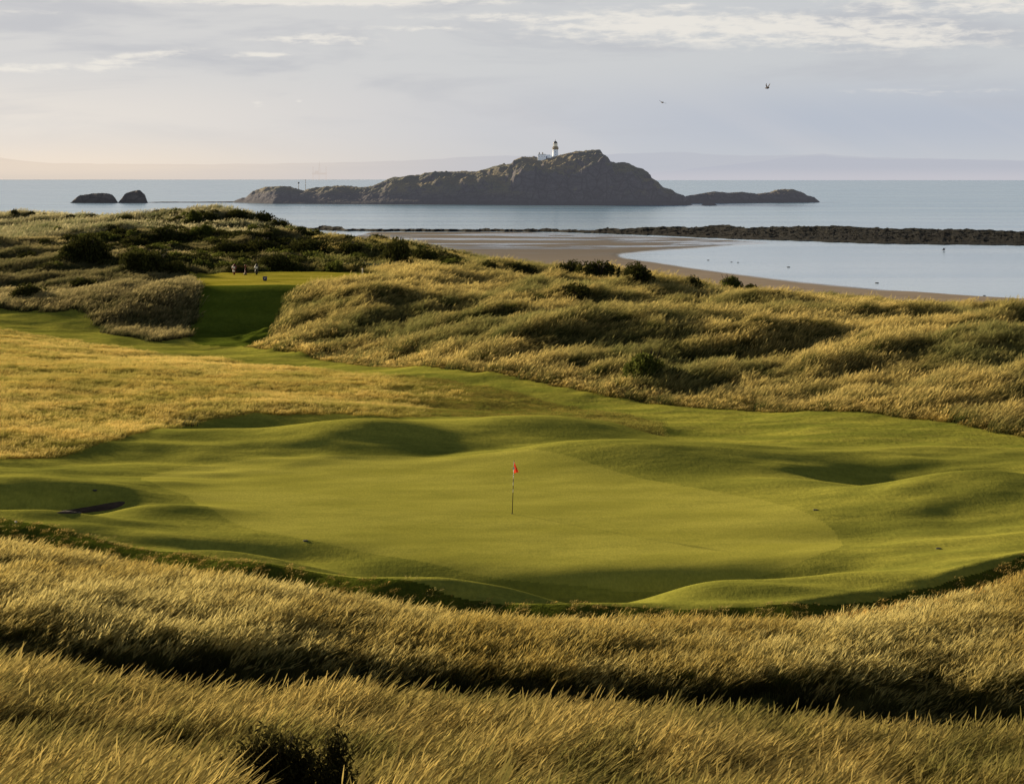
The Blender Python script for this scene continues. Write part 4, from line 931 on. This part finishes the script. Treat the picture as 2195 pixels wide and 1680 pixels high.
# picture coordinates of a direction, in degrees: az -14.4..14.4, el 0..5
azd = h.math('MULTIPLY', az, 57.2958); eld = h.math('MULTIPLY', el, 57.2958)
def vec(a, b, c=0.0):
    nd = h.n('ShaderNodeCombineXYZ'); h.inp(nd, 0, a); h.inp(nd, 1, b); h.inp(nd, 2, c); return nd.outputs[0]
right = h.ss(azd, -15.5, 5.0)
hor = h.mix(right, (.90, .765, .62), (.56, .58, .615)); up1 = h.mix(h.ss(azd, -16, 10), (.81, .755, .69), (.48, .52, .595))
c = h.mix(h.ss(eld, 0, 1.6), hor, up1)
top = h.mix(h.ss(azd, -16, 12), (.68, .67, .66), (.58, .60, .62)); c = h.mix(h.ss(eld, 1.6, 3.4), c, top)
# broad grey cloud bodies
cn = h.noise(vec(h.math('MULTIPLY', azd, .13), h.math('MULTIPLY', eld, .75)), 1, 5, .55, .4)
c = h.mix(h.math('MULTIPLY', h.ss(cn, .46, .66), h.mapr(eld, .5, 3, .0, .55)), c, (.47, .485, .53))
# slanting shafts of light from the left
sh = h.noise(vec(h.math('ADD', h.math('MULTIPLY', azd, .35), h.math('MULTIPLY', eld, .75)), 3.3), 1, 2, .5)
c = h.mix(h.math('MULTIPLY', h.math('MULTIPLY', h.ss(sh, .45, .7), .10), h.ss(eld, 3.6, 1.0)), c, (.78, .72, .68))
# cream wisps
wn = h.noise(vec(h.math('MULTIPLY', azd, .42), h.math('MULTIPLY', eld, 3.4), 1.7), 1, 7, .62, .5)
wn2 = h.noise(vec(h.math('MULTIPLY', azd, 1.5), h.math('MULTIPLY', eld, 5.5), 4.1), 1, 6, .6, .3)
def band(a0, e0, slope, sa, se):
    da = h.math('SUBTRACT', azd, a0); de = h.math('SUBTRACT', h.math('SUBTRACT', eld, e0), h.math('MULTIPLY', da, slope))
    q = h.math('ADD', h.math('POWER', h.math('DIVIDE', da, sa), 2.0), h.math('POWER', h.math('ABSOLUTE', h.math('DIVIDE', de, se)), 2.0))
    return h.math('EXPONENT', h.math('MULTIPLY', q, -1.0))
def deg(px, py): return math.degrees(math.atan((px-HX)/F)), math.degrees(math.atan((HY-py)/F))
bands = None
for px, py, slope, sa, se, wt in [(1500,60,-.02,5.5,.50,1.15),(1850,75,-.03,4,.50,1.05),(1150,40,-.01,3,.2,.85),(700,86,.0,1.8,.18,.95),(300,128,.12,1.7,.18,1.0),(100,152,.01,2.4,.13,1.0),(560,120,.02,1.2,.1,.9),(650,3,.0,6,.16,1.3),(2100,20,0,5,.35,.9),(552,224,0,.2,.10,1.0),(640,218,0,.12,.06,.8),(1460,14,0,.8,.12,.8),(2000,200,0,3,.12,.35),(900,62,0,2,.10,.7),(30,36,0,1.5,.08,.4)]:
    a0, e0 = deg(px, py); b_ = h.math('MULTIPLY', band(a0, e0, slope, sa, se), wt); bands = b_ if bands is None else h.math('MAXIMUM', bands, b_)
gen = h.math('MULTIPLY', h.ss(eld, 4.5, 9), .45); bands = h.math('MAXIMUM', bands, gen)
wsp = h.math('ADD', h.math('MULTIPLY', wn, .45), h.math('MULTIPLY', wn2, .55))
wsp = h.math('MULTIPLY', h.ss(h.math('ADD', wsp, h.math('MULTIPLY', bands, .22)), .53, .76), h.math('MINIMUM', h.math('MULTIPLY', bands, 1.6), 1.0))
c = h.mix(h.math('MULTIPLY', wsp, .8), c, (.86, .82, .75))
# unseen upper sky shaped for its light: blue band for the sea, then dim; nishita adds its own gradient
c = h.mix(h.ss(eld, 5.2, 10), c, (.52, .68, .86)); c = h.mix(h.ss(eld, 9, 26), c, (.05, .058, .072))
nis = h.n('ShaderNodeVectorMath', operation='SCALE'); h.link(sky.outputs[0], nis.inputs[0]); nis.inputs['Scale'].default_value = .02
add = h.mix(h.math('MULTIPLY', h.ss(eld, 6, 16), .30), c, nis.outputs[0])
h.link(add, bg.inputs[0]); bg.inputs[1].default_value = 1.0

sun = bpy.data.lights.new('sun', 'SUN'); sun.energy = 7.5; sun.angle = math.radians(1.8); sun.color = (1, .82, .55)
so = bpy.data.objects.new('sun', sun); COL.objects.link(so)
import mathutils
sd = mathutils.Vector((math.sin(SUN_AZ)*math.cos(SUN_EL), math.cos(SUN_AZ)*math.cos(SUN_EL), math.sin(SUN_EL)))
so.rotation_euler = sd.to_track_quat('Z', 'Y').to_euler()

cam = bpy.data.cameras.new('camera'); co = bpy.data.objects.new('camera', cam); COL.objects.link(co)
cam.sensor_width = 36; cam.lens = 36*F/2195; cam.shift_y = -(840-HY)/2195; cam.clip_start = .5; cam.clip_end = 90000
co.location = (0, 0, CAMZ); co.rotation_euler = (math.pi/2, 0, 0); SC.camera = co
SC.view_settings.view_transform = 'Standard'; SC.view_settings.look = 'None'; SC.view_settings.exposure = 0; SC.view_settings.gamma = 1
SC.render.engine = 'CYCLES'; SC.cycles.use_denoising = True; SC.cycles.max_bounces = 5; SC.cycles.transparent_max_bounces = 8
SC.cycles.diffuse_bounces = 3
